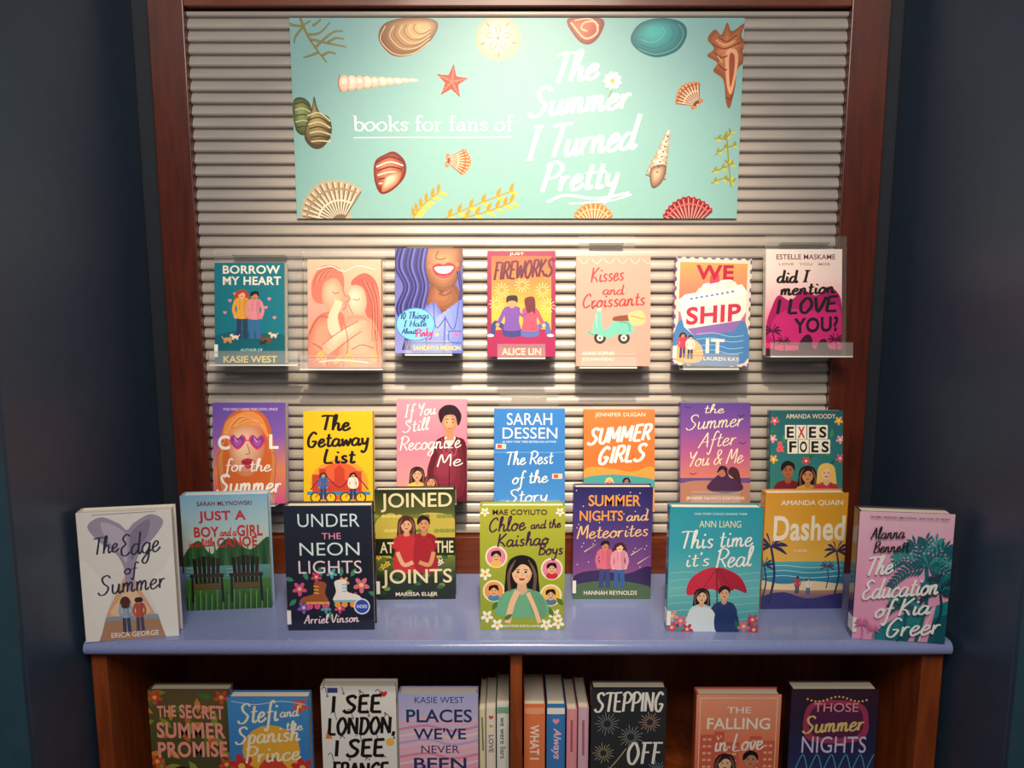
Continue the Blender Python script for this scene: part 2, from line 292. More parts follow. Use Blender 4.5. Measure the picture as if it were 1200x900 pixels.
def portrait(a,cx,cy,r,skin,hair,shirt,long=1,dx=0):
    if long: a.B([(cx-1.0*r,cy-.9*r),(cx,cy-1.35*r),(cx+1.0*r,cy-.9*r),(cx+1.3*r,cy+.5*r),(cx+1.15*r,cy+2*r),(cx-1.15*r,cy+2*r),(cx-1.3*r,cy+.5*r)],hair)
    a.B([(cx-.4*r,cy+1.25*r),(cx+.4*r,cy+1.25*r),(cx+1.6*r,cy+1.8*r),(cx+1.9*r,cy+3.4*r),(cx-1.9*r,cy+3.4*r),(cx-1.6*r,cy+1.8*r)],shirt)
    a.B([(cx+.5*r,cy+1.5*r),(cx+1.6*r,cy+1.9*r),(cx+1.9*r,cy+3.4*r),(cx+.9*r,cy+3.4*r)],mixc(shirt,'#201020',.18))
    a.P([(cx-.3*r,cy+.6*r),(cx+.3*r,cy+.6*r),(cx+.42*r,cy+1.5*r),(cx,cy+1.8*r),(cx-.42*r,cy+1.5*r)],mixc(skin,'#5a2a1a',.2))
    a.E(cx,cy,.78*r,r,mixc(skin,'#8a4a30',.16)); a.E(cx-.08*r,cy-.04*r,.68*r,.92*r,skin)
    a.B([(cx-.84*r,cy+.1*r),(cx-.85*r,cy-.75*r),(cx-.1*r,cy-1.25*r),(cx+.8*r,cy-.8*r),(cx+.84*r,cy+.1*r),(cx+.5*r,cy-.45*r),(cx-.1*r,cy-.6*r)],hair)
    if long:
        for s in(-1,1):
            for q in range(3): a.L([(cx+s*(.5+.15*q)*r,cy-1.0*r+.2*q*r),(cx+s*(.95+.08*q)*r,cy+.2*r),(cx+s*(.85+.1*q)*r,cy+1.5*r)],.06*r,mixc(hair,'#f0c0a0',.22))
    for s in(-1,1):
        a.E(cx+dx+s*.3*r,cy-.02*r,.11*r,.08*r,'#2a1a18',n=8); a.L([(cx+dx+s*.45*r,cy-.18*r),(cx+dx+s*.16*r,cy-.22*r)],.06*r,hair)
        a.E(cx+dx+s*.42*r,cy+.3*r,.16*r,.1*r,mixc(skin,'#e0604f',.35),n=8)
    a.L([(cx+dx,cy),(cx+dx+.08*r,cy+.25*r),(cx+dx-.03*r,cy+.28*r)],.05*r,mixc(skin,'#6a2a1a',.4))
    a.B([(cx+dx-.26*r,cy+.5*r),(cx+dx,cy+.46*r),(cx+dx+.26*r,cy+.5*r),(cx+dx,cy+.65*r)],'#b8343c')
def flower(a,x,y,r,c,cc,n=5,k=0):
    for i in range(n):
        t=i*2*math.pi/n+.3; a.E(x+.6*r*math.cos(t),y+.6*r*math.sin(t),.5*r,.3*r,c,t,n=10,k=k)
    a.E(x,y,.28*r,.28*r,cc,n=10,k=k)
def leaf(a,x,y,l,w,ang,c):
    ca,sa=math.cos(ang),math.sin(ang)
    a.P([(x+u*l*ca-v*w*sa,y+u*l*sa+v*w*ca) for u,v in((0,0),(.3,.4),(.6,.45),(1,0),(.6,-.45),(.3,-.4))],c)
def palm(a,x,yb,yt,c,r=10):
    a.L([(x,yb),(x+.08*(yb-yt),(yb+yt)/2),(x,yt)],max(1.2,r*.14),c)
    for t in(-2.9,-2.4,-1.9,-1.2,-.7,-.2,.3,2.8):
        a.B([(x,yt),(x+.6*r*math.cos(t),yt+.6*r*math.sin(t)-.1*r),(x+r*math.cos(t),yt+r*math.sin(t)+.2*r),(x+.5*r*math.cos(t),yt+.5*r*math.sin(t)+.12*r)],c)
def bigpalm(a,x,yb,yt,r,c,c2):
    a.L([(x-6,yb),(x+3,(yb+yt)/2),(x,yt)],r*.11,c)
    for j,t in enumerate((-3.0,-2.6,-2.15,-1.7,-1.25,-.8,-.4,0.0,.4,2.75)):
        ex,ey=x+r*math.cos(t),yt+r*math.sin(t)*.8+.25*r; mx_,my=x+.6*r*math.cos(t),yt+.6*r*math.sin(t)-.08*r
        pp=catmull([(x,yt),(mx_,my),(ex,ey)],6); cc=c2 if j%3==1 else c
        a.L(pp,1.3,cc,smooth=False)
        for i in range(1,len(pp)-1):
            ax_,ay=pp[i]; an=math.atan2(pp[i+1][1]-ay,pp[i+1][0]-ax_)
            for s in(-1,1): leaf(a,ax_,ay,r*.3*(1.1-.05*i),r*.075,an+s*.8,cc)
def heart(a,x,y,r,c): a.B([(x,y+r),(x-r,y-.1*r),(x-.55*r,y-.8*r),(x,y-.35*r),(x+.55*r,y-.8*r),(x+r,y-.1*r)],c,n=3)
def dog(a,x,yb,s,c,d=1):
    for q in(-.5,-.3,.3,.5): a.R(x+q*s-.08*s,yb-.4*s,x+q*s+.08*s,yb,c)
    a.E(x,yb-.55*s,.65*s,.28*s,c); a.E(x+d*.65*s,yb-.9*s,.3*s,.26*s,c); a.E(x+d*.9*s,yb-.83*s,.2*s,.12*s,c)
    a.E(x+d*.5*s,yb-.95*s,.1*s,.22*s,mixc(c,'#000000',.4)); a.L([(x-d*.6*s,yb-.65*s),(x-d*.9*s,yb-1*s)],.14*s,c)
def skate(a,x,yb,s,c,sole,wheel,d=1):
    a.B([(x-.45*s*d,yb-1.2*s),(x+.1*s*d,yb-1.25*s),(x+.15*s*d,yb-.7*s),(x+.7*s*d,yb-.5*s),(x+.75*s*d,yb-.22*s),(x-.5*s*d,yb-.22*s),(x-.4*s*d,yb-.7*s)],c)
    a.R(x-.52*s,yb-.28*s,x+.6*s,yb-.16*s,sole)
    for q in(-.35,.0,.4): a.E(x+q*s,yb-.06*s,.15*s,.15*s,wheel,n=10)
    for q in range(3): a.L([(x-.1*s*d,yb-(.7+.16*q)*s),(x+.15*s*d,yb-(.73+.16*q)*s)],.06*s,sole)

# ---------------------------------------------------------------- room and furniture
XL,XR=-.72,.742; YJ=-.462
def struct(o): o['kind']='structure'; return o
struct(boxes('floor',[(-1.9,-2.4,-.02,1.9,.04,0)],M_FLOOR))
struct(boxes('wall_back',[(-1.9,.02,0,1.9,.06,2.75)],M_WALLB))
struct(boxes('wall_left',[(XL-.06,YJ+.006,0,XL,.02,2.75)],M_WALL,bevel=.006))
struct(boxes('wall_right',[(XR,YJ+.006,0,XR+.06,.02,2.75)],M_WALL,bevel=.006))
struct(boxes('wall_front_left',[(-1.9,YJ,0,XL,YJ+.006,2.75)],M_WALLF))
struct(boxes('wall_front_right',[(XR,YJ,0,1.9,YJ+.006,2.75)],M_WALLF))
FL,FI,GI,GR=-.673,-.606,.627,.70
ZT=at(600,12,0).z; RB=at(960,625,0).z
fr=tag(empty('display_board',((FL+GR)/2,0,ZC)),'grey metal display board of narrow horizontal slats in a dark mahogany frame','display board')
def local(o,par): o.parent=par; o.matrix_parent_inverse=Matrix.Translation(-par.location); return o
def wbox(name,b,mat,par,bevel=0): return local(boxes(name,[b],mat,None,bevel),par)
wbox('stile',(FL,-.022,ZC,FI,.019,ZT+.13),M_WOODV,fr,.002); wbox('stile',(GI,-.022,ZC,GR,.019,ZT+.13),M_WOODV,fr,.002)
wbox('top_rail',(FI,-.022,ZT,GI,.019,ZT+.13),M_WOODH,fr,.002); wbox('bottom_rail',(FI,-.022,ZC,GI,.019,RB),M_WOODH,fr,.002)
# slatted panel: one ribbed sheet
pitch=.0222
z=RB; front=[]
while z<ZT-1e-4:
    for dz,y in((0,-.0016),(.0022,-.0016),(.0032,-.0070),(.0046,-.0088),(.0072,-.0096),(.0120,-.0088),(.0175,-.0068),(.0203,-.0048),(.0216,-.0030),(.0221,-.0017)):
        if z+dz<ZT: front.append((y,z+dz))
    z+=pitch
prof=[(.018,RB)]+front+[(.004,ZT),(.018,ZT)]
local(extrude_x('slat_panel',prof,FI+.0005,GI-.0005,M_SLAT),fr)
# counter top
CL,CR=at(97,760,-.32).x,at(1117,760,-.32).x
cp=[(.0185,ZC),(.0185,ZC-.024)]+[(-.308-.012*math.sin(t),ZC-.012-.012*math.cos(t)) for t in [i*math.pi/10 for i in range(11)]]
ct=tag(extrude_x('countertop',cp,CL,CR,M_TOP),'glossy periwinkle blue laminate countertop with rounded front edge','countertop')
for p in ct.data.polygons: p.use_smooth=len(p.vertices)==4 and abs(p.normal.y)>.05 and p.center.y<-.3
# bookcase
BLx,BRx=at(107,778,-.30).x,at(1105,778,-.30).x; SH=.61; ZU=ZC-.0245
bc=tag(empty('bookcase',((BLx+BRx)/2,-.15,0)),'low open mahogany bookcase under the blue countertop','bookcase')
wbox('side_panel',(BLx,-.30,0,BLx+.026,.012,ZU),M_CAB,bc,.001); wbox('side_panel',(BRx-.036,-.30,0,BRx,.012,ZU),M_CAB,bc,.001)
dx0,dx1=at(598,800,-.30).x,at(612,800,-.30).x
wbox('divider',(dx0,-.298,.1,dx1,.002,ZU-.0085),M_CAB,bc,.001)
wbox('back_panel',(BLx+.026,.002,0,BRx-.036,.012,ZU),M_CAB,bc)
wbox('top_rail',(BLx+.026,-.299,ZU-.008,BRx-.036,.002,ZU),M_CAB,bc)
wbox('shelf',(BLx+.026,-.294,SH-.022,dx0,.002,SH),M_CAB,bc,.001); wbox('shelf',(dx1,-.294,SH-.022,BRx-.036,.002,SH),M_CAB,bc,.001)
wbox('shelf',(BLx+.026,-.294,.08,BRx-.036,.002,.1),M_CAB,bc,.001); wbox('kickboard',(BLx+.026,-.27,0,BRx-.036,-.255,.08),M_CAB,bc)

# ---------------------------------------------------------------- banner
bx0,by0,bx1,by1=343.5,21,868,256
YB=-.0148
pl=at(bx0,138,YB);pr=at(bx1,138,YB);zt_,zb_=at(605,by0,YB).z,at(605,by1,YB).z
BW,BH=pr.x-pl.x,zt_-zb_
bn=tag(empty('banner',((pl.x+pr.x)/2,YB,zb_)),'pale aqua seaside banner with white lettering and seashells, on the slats','banner')
def bart(z=5e-5): return Art(bx0,by0,bx1,by1,None,z)
def bput(a,name): a.build(name,bn,BW,BH,M_BANNER)
base=Art(bx0,by0,bx1,by1,None); base.G(bx0,by0,bx1,by1,['#88b9b8','#8fbfbd','#8bbbb8'])
pre=([(x,y,z) for x in(-BW/2,BW/2) for y in(0,.0042) for z in(0,BH)],[[0,1,3,2],[4,6,7,5],[0,4,5,1],[2,3,7,6],[0,2,6,4],[1,5,7,3]])
base.build('banner_sheet',bn,BW,BH,M_BANNER,pre,'#cfe6df')
def fan(a,cx,cy,r,ang,c1,c2,n=9,spread=1.0,bands=None,lite='#f6e2c8'):
    for s in(-1,1):
        a.P([(cx,cy),(cx+.28*r*math.cos(ang+s*1.5),cy+.28*r*math.sin(ang+s*1.5)),(cx+.3*r*math.cos(ang+s*.9),cy+.3*r*math.sin(ang+s*.9))],c1)
    for j in range(6):
        pts=[(cx,cy)]; f=1-.16*j
        for i in range(2*n+1):
            t=ang-spread+2*spread*i/(2*n); rr=f*r*(1.0 if i%2 else .95)*(1-.12*abs(i-n)/n); pts.append((cx+rr*math.cos(t),cy+rr*math.sin(t)))
        a.P(pts,mixc(mixc(c1,c2,.35 if j%2 else 0),lite,.12*j))
    for i in range(n+1):
        t=ang-spread+2*spread*i/n; e=.93*r*(1-.12*abs(2*i-n)/n)
        a.L([(cx+.08*r*math.cos(t),cy+.08*r*math.sin(t)),(cx+e*math.cos(t),cy+e*math.sin(t))],max(.6,r*.028),c2)
        t+=spread/n*.8
        if i<n: a.L([(cx+.2*r*math.cos(t),cy+.2*r*math.sin(t)),(cx+e*math.cos(t),cy+e*math.sin(t))],max(.4,r*.02),lite)
    for q,cb in (bands or []):
        a.L([(cx+r*q*math.cos(ang+spread*.92*u),cy+r*q*math.sin(ang+spread*.92*u)) for u in(-1,-.5,0,.5,1)],r*.04,cb)
def cone(a,x0,y0,x1,y1,w0,w1,c1,c2,n=7,c3=None):
    dx,dy=x1-x0,y1-y0; l=math.hypot(dx,dy); ux,uy=dx/l,dy/l; an=math.atan2(dy,dx)+.15
    for i in range(n):
        t=(i+.5)/n; w=w0+(w1-w0)*t; X,Y=x0+dx*t,y0+dy*t
        a.E(X,Y,l/n*.75,w/2,mixc(c1,c2,.25),an,n=16); a.E(X,Y-w*.06,l/n*.66,w*.4,c1 if i%2 else (c3 or c1),an,n=16); a.E(X,Y-w*.12,l/n*.4,w*.2,mixc(c3 or c1,'#ffffff',.4),an,n=12)
        a.L([(x0+dx*(t+.5/n)-uy*w*.48,y0+dy*(t+.5/n)+ux*w*.48),(x0+dx*(t+.75/n),y0+dy*(t+.75/n)),(x0+dx*(t+.5/n)+uy*w*.48,y0+dy*(t+.5/n)-ux*w*.48)],l/n*.16,c2)
def sprig(a,pts,c,w,n,ll,lw,c2):
    pp=catmull(pts,n); a.L(pts,w,c)
    for i in range(1,len(pp)-1,2):
        x,y=pp[i]; q=pp[i+1]; t=math.atan2(q[1]-y,q[0]-x)
        for s in(-1,1): leaf(a,x,y,ll,lw,t+s*.75,c2 if s>0 else c)
a=bart()
for p in ([(356,21),(366,45),(385,72)],[(364,40),(378,38),(390,26)],[(366,45),(388,50),(408,54)],[(372,55),(392,38),(405,36)],[(360,30),(350,42),(348,50)],[(376,60),(366,64),(358,66)],[(385,50),(396,44),(406,45)],[(343,28),(356,30),(368,24)],[(370,30),(376,26),(380,22)],[(380,64),(388,60),(396,62)]): a.L(p,3,'#6f6330',taper=.5); a.L(p,1.2,'#a5964e',taper=.5)
bput(a,'seaweed_picture')
a=bart(); P0=[(446,46),(452,28),(476,21),(506,22),(515,30),(505,48),(486,62),(462,64)]; a.SHD(P0,'#7c4a24','#e0b47c',9,.55,-.55)
for i in range(9): q=1-.095*i; a.L([(506+(x-506)*q,27+(y-27)*q) for x,y in ((505,48),(486,61),(464,62),(448,46),(454,30))],.9,'#8d5429' if i%2 else '#f0d2a4')
bput(a,'clam_shell_picture')
a=bart(); a.SHD([(584+26*math.cos(t*.5),44+25*math.sin(t*.5)) for t in range(13)],'#c4b298','#f4ead8',7,-.1,-.1)
for i in range(5):
    t=-math.pi/2+i*2*math.pi/5; leaf(a,584+3*math.cos(t),44+3*math.sin(t),14,8,t,'#b89f7a'); leaf(a,584+4*math.cos(t),44+4*math.sin(t),11.5,4.6,t,'#ecdfc8'); a.E(584+19*math.cos(t+.6),44+19*math.sin(t+.6),1,3,'#a08a68',t+2.2,n=8)
a.E(584,44,2,2,'#a08a68'); bput(a,'sand_dollar_picture')
a=bart(); a.SHD([(664,22),(704,22),(702,40),(690,51),(676,46)],'#7e2418','#cc5f44',6); a.L([(668,26),(684,44),(698,38),(696,26),(684,26),(680,33),(687,36)],3,'#e58a63'); a.L([(668,26),(684,44),(698,38),(696,26),(684,26),(680,33),(687,36)],1,'#f6d0a8'); a.L([(672,24),(690,22),(700,30)],1.4,'#f1c8a0'); bput(a,'snail_shell_picture')
a=bart(); P0=[(737,44),(748,27),(772,21),(796,26),(802,40),(792,58),(768,66),(746,58)]; a.SHD(P0,'#17646c','#3fb0b0',12,-.2,-.4)
for i in range(3): q=.92-.22*i; a.L([(752+(x-752)*q,34+(y-34)*q) for x,y in ((796,28),(802,40),(792,57),(768,65),(746,58))],.6,'#1a6068' if i%2 else '#6cc4c0')
bput(a,'mussel_shell_picture')
a=bart(); a.SHD([(826,45),(834,34),(842,40),(848,26),(854,36),(868,27),(865,42),(873,50),(867,58),(870,70),(862,80),(860,100),(855,124),(850,118),(846,92),(834,82),(838,72),(826,64),(834,56)],'#96502a','#d98350',5,0,-.4)
a.B([(848,60),(860,58),(862,76),(856,108),(850,96)],'#efb184'); a.B([(852,64),(858,64),(858,84),(854,100)],'#a84b2b')
for p in([(832,50),(846,56),(866,48)],[(838,42),(848,48),(860,40)],[(834,60),(842,66),(850,64)],[(840,74),(846,80),(850,80)],[(850,112),(855,114),(858,108)]): a.L(p,1.6,'#7a3c1e')
for p in([(836,46),(846,52),(858,47)],[(838,64),(844,72)]): a.L(p,1,'#f3c396')
bput(a,'conch_picture')
a=bart(); cone(a,489,92,400,96,3,21,'#e8cdb4','#b87a58',10,'#f0e0cc'); bput(a,'auger_shell_picture')
a=bart(); st=[]
for i in range(10):
    t=-1.45+i*math.pi/5; rr=21 if i%2==0 else 8.5; st.append((530+rr*math.cos(t)*.92,94+rr*math.sin(t)))
a.SHD(st,'#a82212','#e24a28',4,0,0,False)
for i in range(5):
    t=-1.45+i*2*math.pi/5; a.L([(530,94),(530+16*math.cos(t),94+16*math.sin(t))],1.0,'#f0805c')
    for q in range(3): a.E(530+(6+4*q)*math.cos(t+.16),94+(6+4*q)*math.sin(t+.16),.6,.6,'#f4a080',n=6)
bput(a,'starfish_picture')
a=bart(); fan(a,818,122,32,-2.3,'#c9814f','#7a3c22',9,.75,[(.55,'#f0cfa8'),(.8,'#9c5030')]); bput(a,'cockle_shell_picture')
a=bart(); a.SHD([(344,118),(354,112),(364,120),(366,140),(358,156),(346,150)],'#44502a','#93a060',6)
for q in range(5): a.L([(346,120+q*7),(356,118+q*7),(365,124+q*6)],1.4,'#c9cf9a' if q%2 else '#35401e')
a.SHD([(360,140),(366,124),(369,111),(374,128),(386,136),(388,154),(378,170),(366,172),(356,160)],'#54452a','#b39f6a',6)
for q in range(7): a.L([(360+q*.6,134+q*5),(374,130+q*5.5),(387,140+q*4)],1.6,'#463720' if q%2 else '#dccfa4')
bput(a,'turban_shell_picture')
a=bart(); a.SHD([(438,188),(450,179),(462,176),(474,188),(473,206),(458,222),(444,226),(437,210)],'#7c2c24','#d98066',6)
for q in range(7): a.L([(439+q*.6,189+q*5),(456,182+q*6),(473-q*1.5,188+q*4.5)],1.8,'#f0d9c2' if q%2 else '#6c221c')
a.SHD([(450,206),(468,200),(464,214),(446,224)],'#c8744e','#f8d8bc',5); bput(a,'whelk_picture')
a=bart(); fan(a,521,186,32,.1,'#dc8a52','#9c4a2c',8,.62,[(.5,'#f4d8b4'),(.75,'#b85a34')]); bput(a,'small_scallop_picture')
a=bart(); cone(a,784,151,770,206,4,27,'#c2a98c','#5c4032',9,'#dac8b2'); a.SHD([(764,196),(782,192),(778,212),(766,219)],'#7c5a46','#d2b49c',5)
for q in range(8): a.E(783-q*1.6,158+q*6,1.4,1,'#6e4a3a',n=6)
bput(a,'spindle_shell_picture')
a=bart()
for p in([(836,214),(850,208),(863,212)],[(836,200),(848,196),(862,190)],[(840,180),(850,172),(864,168)],[(838,160),(850,160),(858,152)],[(860,218),(856,190),(852,152)]): sprig(a,p,'#94942f',1.6,3,7,3.4,'#c8c455')
bput(a,'seaweed_picture')
a=bart(); fan(a,396,262,56,-2.05,'#c4ae90','#7c6a56',14,1.05,[(.5,'#e6d8c0'),(.75,'#a8906e')],'#efe2cc'); bput(a,'fan_scallop_picture')
a=bart()
for p in([(482,256),(494,240),(514,224)],[(520,256),(556,240),(602,222)],[(540,256),(575,246),(600,236)]): sprig(a,p,'#b8952c',1.8,6,13,5,'#e0c455')
bput(a,'seaweed_picture')
a=bart(); fan(a,697,268,33,-1.57,'#e08c4c','#a8561f',10,1.0,[(.7,'#f3c592')]); bput(a,'scallop_picture')
a=bart(); fan(a,812,270,42,-1.7,'#a32a30','#5c141e',12,1.0,[(.75,'#d8656a')],'#f0a8a0'); bput(a,'scallop_picture')
W='#ffffff'
a=bart()
a.S('books for fans of',414,602,151,131,W,1.7,font=SER,slant=0,cal=.5)
a.L([(414,159.5),(600,158.5)],1.0,W,1)
a.letters('lettering',bn,BW,BH,M_BANNER,10)
a=bart()
a.S('The',645,700,96,63,W,4.2,slope=-6,slant=.24,cal=.45); a.S('Summer',619,738,135,102,W,4.2,slope=-11,slant=.24,cal=.45)
a.S('I Turned',616,745,186,148,W,4.2,slope=-14,slant=.24,cal=.45); a.S('Pretty',633,725,224,190,W,4.2,slope=-6,slant=.24,cal=.45)
a.L([(642,236),(664,228),(700,232),(739,225)],3.2,W,1); a.L([(742,227),(720,234),(690,237),(668,238)],1.7,W,1)
a.letters('title_lettering',bn,BW,BH,M_BANNER,14)
a=bart(8e-4); flower(a,717,93,10,'#ffffff','#e6b422',9); a.L([(717,101),(713,112)],1.3,'#7aa35c'); bput(a,'daisy_picture')

# ---------------------------------------------------------------- books
def cover_solid(w,h,t,bt):
    r=min(.004,t*.3)
    p=[(w/2,0),(-w/2+r,0),(-w/2+r*.3,r*.3),(-w/2,r),(-w/2,t-r),(-w/2+r*.3,t-r*.3),(-w/2+r,t),(w/2,t),(w/2,t-bt),(-w/2+bt*1.6,t-bt),(-w/2+bt*1.6,bt),(w/2,bt)]
    n=len(p); v=[(x,y,0) for x,y in p]+[(x,y,h) for x,y in p]
    f=[[i,(i+1)%n,n+(i+1)%n,n+i] for i in range(n)]
    for o in(0,n):
        f+=[[o+0,o+1,o+10,o+11],[o+1,o+2,o+3,o+10],[o+3,o+4,o+9,o+10],[o+4,o+5,o+6,o+9],[o+6,o+7,o+8,o+9]]
    return v,f
def book(a,w,h,t,loc,rot,label,group,spine,hard=True,sticker=False,gloss=False):
    o=tag(empty('book',loc,rot),label,'book',group)
    bt=.0022 if hard else .0008; ins=.003 if hard else .0006
    mat=M_GLOSS if gloss else M_PRINT
    cv=a.build('cover',o,w,h,mat,cover_solid(w,h,t,bt),spine)
    boxes('page_block',[(-w/2+bt*1.6+.0002,bt+.0002,ins,w/2-ins,t-bt-.0002,h-ins)],M_PAGE,o)
    a.letters('lettering',cv,w,h,mat)
    if sticker: boxes('spine_label',[(-w/2-.0005,-.0022,.012,-w/2+.006,t*.7,.036)],M_LABEL,cv)
    return o
LEAN=math.radians(7); NL=Vector((0,-math.cos(LEAN),math.sin(LEAN)))
def holder_book(a,label,short,group,spine,t=.02,hx0=None,hx1=None,htop=None,roll=0,hard=False,sticker=False):
    x0,y0,x1,y1=a.r; xc=(x0+x1)/2; ym=(y0+y1)/2
    B0=at(xc,y1,-.078); 
    w=hit(x1,ym,B0,NL).x-hit(x0,ym,B0,NL).x; h=(hit(xc,y0,B0,NL)-B0).length
    book(a,w,h,t,B0,(-LEAN,roll,0),label,group,spine,hard,sticker)
    if hx0 is None: hx0,hx1=x0+12,x1-12
    hxc=(hx0+hx1)/2; H=h+.006
    if htop: H=(hit(xc,htop,B0,NL)-B0).length
    ww=hit(hx1,ym,B0,NL).x-hit(hx0,ym,B0,NL).x; cx=hit(hxc,ym,B0,NL).x
    o=tag(empty('acrylic_book_holder',(cx,B0.y,B0.z),(-LEAN,0,0)),'clear acrylic slatwall holder carrying '+short,'book holder','clear acrylic holders on the slat panel')
    mm=[M_ACR,M_ACRE]; zb=-.0045 if not roll else -.007
    boxes('back_plate',[(-ww/2,t+.001,zb,ww/2,t+.0035,H)],mm,o)
    boxes('ledge',[(-ww/2,-.0075,zb,ww/2,t+.001,zb+.0025)],[M_ACRL,M_ACRE],o)
    boxes('front_lip',[(-ww/2,-.0075,zb+.0025,ww/2,-.005,.024)],[M_ACRL,M_ACRE],o)
    zz=H-.012; yw=B0.y+math.cos(LEAN)*(t+.0035)+math.sin(LEAN)*zz; gap=max(.002,(-.0105-yw)/math.cos(LEAN))
    boxes('hook',[(-ww*.3,t+.0035,zz-.003,ww*.3,t+.0035+gap,zz)],[M_ACR,M_ACRL],o)
G1='books in acrylic holders on the upper row'; G2='books in acrylic holders on the lower row'; G3='books standing on the blue countertop'; G4='books on the shelf below the countertop'
CRM='#f6efe0'; WH='#fbfaf5'; K='#1c1416'
# --- upper row
a=Art(252,308,334,426,'#12788a'); a.B([(248,398),(275,388),(305,390),(338,396),(340,430),(248,430)],'#0d6271')
for x,y in((270,352),(316,350),(276,344),(312,360),(264,366),(322,372)): heart(a,x,y,2.2,'#ee8aa0')
person(a,284,398,58,'#eab48e','#b8451f','#eaa63d','#2c3d63',1); person(a,299,398,56,'#c98b62','#2a1a18','#e58fa0','#3a6aa6')
for x,y,s,c,d in((267,402,8,'#d99a58',1),(276,398,6,'#efe2cf',-1),(313,402,8,'#7a4a2c',-1),(321,396,6,'#e8d5b8',-1),(308,404,5,'#3b2a22',1)): dog(a,x,y,s,c,d)
a.T('BORROW',262,311,329,321,CRM,.025); a.T('MY HEART',262,324,330,334,CRM,.025); a.T('AUTHOR OF',282,408.5,308,411.5,'#bfe0df'); a.T('KASIE WEST',262,417,325,425,'#f3d77c',.02)
holder_book(a,'teal book with couple and dogs, first in the upper row','the teal book with dogs',G1,'#12788a',.022,246,350,289,sticker=True)
a=Art(361,304,447,431,'#f2b49f'); a.G(361,304,447,431,['#f0bb9f','#ea9f90','#e38e7a'])
LN='#a8504e'
a.B([(366,330),(378,312),(398,314),(404,332),(398,350),(384,356),(368,352)],'#cf7766'); a.SHD([(380,332),(394,326),(402,338),(405,350),(400,362),(388,366),(378,352)],'#de9c80','#f2bda0',6)
a.B([(412,330),(428,320),(442,332),(446,364),(447,410),(434,404),(430,370),(418,344)],'#c26658'); a.SHD([(406,344),(414,334),(426,338),(430,356),(424,370),(412,370),(407,360)],'#e8ab90','#fad6bc',6)
a.SHD([(362,390),(376,368),(400,366),(404,384),(396,431),(361,431)],'#cc7864','#e89c82',5); a.SHD([(404,376),(426,370),(442,384),(446,431),(400,431)],'#e0957c','#f4b89e',5)
a.SHD([(378,404),(396,390),(420,376),(430,378),(424,388),(404,402),(386,416)],'#e8b094','#f8d0b6',4); a.B([(384,374),(392,356),(398,352),(401,358),(396,372),(400,392),(388,392)],'#f8d0b4')
for q in range(4): a.L([(392+q*2.4,358+q*.6),(394+q*2.4,350+q*1.2)],1.8,'#f8d0b4')
for i in range(6): a.L([(368+i*3,334-i*2),(374+i*3.4,320-i*.6),(392+i*2,314+i)],.6,'#e8a088' if i%2 else '#a85448'); a.L([(424+i*3,328+i),(436+i*1.6,356),(436+i*1.6,400)],.6,'#e09080' if i%2 else '#984840')
for p in([(402,338),(405,346),(409,350),(405,354),(406,359),(402,363)],[(407,345),(411,350),(408,354),(410,360),(414,368)],[(390,342),(394,344),(398,342)],[(414,350),(418,352),(422,350)],[(378,404),(396,390),(420,376)],[(386,416),(404,402),(424,388)],[(362,392),(374,372),(386,372)],[(404,378),(408,404),(402,430)],[(440,386),(442,410),(444,430)],[(366,402),(378,410),(384,428)],[(412,410),(424,404),(438,408)]): a.L(p,.8,LN)
for x,y,t in((370,424,-1),(380,430,-1.6),(404,428,-1.2),(416,430,-2),(436,428,-1.3),(390,428,-.8)): leaf(a,x,y,18,7,t,'#e8b86a'); a.L([(x,y),(x+16*math.cos(t),y+16*math.sin(t))],.5,'#a8783a')
a.L([(372,316),(388,312),(404,318),(420,312),(440,316)],1.2,'#fbe6d4',1); a.L([(374,424),(400,422),(432,425)],1.6,'#fbe6d4',1)
holder_book(a,'faded pale pink book with a couple embracing','the faded pale pink book',G1,'#eaa898',.02,352,449,291)
a=Art(463,291,542,414,'#6a63b5'); a.G(463,291,542,414,['#565aac','#6f6fc0','#8b93dc'])
a.SHD([(494,286),(538,286),(541,312),(532,336),(520,344),(508,338),(497,320)],'#7a452c','#d09468',8,.1,-.2)
a.SHD([(506,332),(520,345),(534,334),(542,356),(524,368),(500,360)],'#7f482e','#a86a48',4); a.L([(514,344),(522,346),(530,341)],1.2,'#6f3c28')
a.L([(514,294),(511,302),(517,304),(523,302)],1.3,'#7c4630'); a.E(505,312,3.5,3,'#d2785c'); a.E(535,310,3,3,'#d2785c')
a.B([(507,313),(514,308.5),(520,310),(526,307.5),(534,312),(529,322),(520,326),(511,322)],'#b32a3c'); a.B([(509.5,313.5),(520,312),(531.5,312.5),(527,319),(520,320.5),(513,319)],'#fffaf4'); a.L([(511,316),(520,317),(529,315.5)],.3,'#d8c8c0'); a.L([(514,323),(520,324.5),(526,322.5)],.8,'#e8788a')
for i in range(15): a.L([(468+i*2.4,289),(463+i*2.5,312),(474+i*2,336),(465+i*2.3,362),(476+i*1.6,388),(472+i*1.6,410)],2.4,('#2b2a63','#4a46a6','#1f2050','#6a66c4','#3a3888')[i%5])
for i in range(7): a.L([(536+i*1.6,318),(540+i,344),(533+i*1.5,372),(538+i*.8,400)],2.2,('#2b2a63','#4a46a6','#1f2050','#6a66c4')[i%4])
a.SHD([(490,374),(508,354),(522,370),(538,352),(546,360),(544,414),(484,414)],'#6c7cd4','#9cacf0',6); a.L([(522,370),(520,414)],1.3,'#4c5ab0')
for p in([(508,354),(511,384),(522,372)],[(538,354),(532,386),(522,372)],[(494,376),(500,400),(496,414)],[(526,388),(541,388)],[(526,388),(527,400),(541,402)]): a.L(p,1.2,'#4c5ab0')
for y in(380,390,400): a.E(524.5,y,1,1,'#e8c25a',n=8)
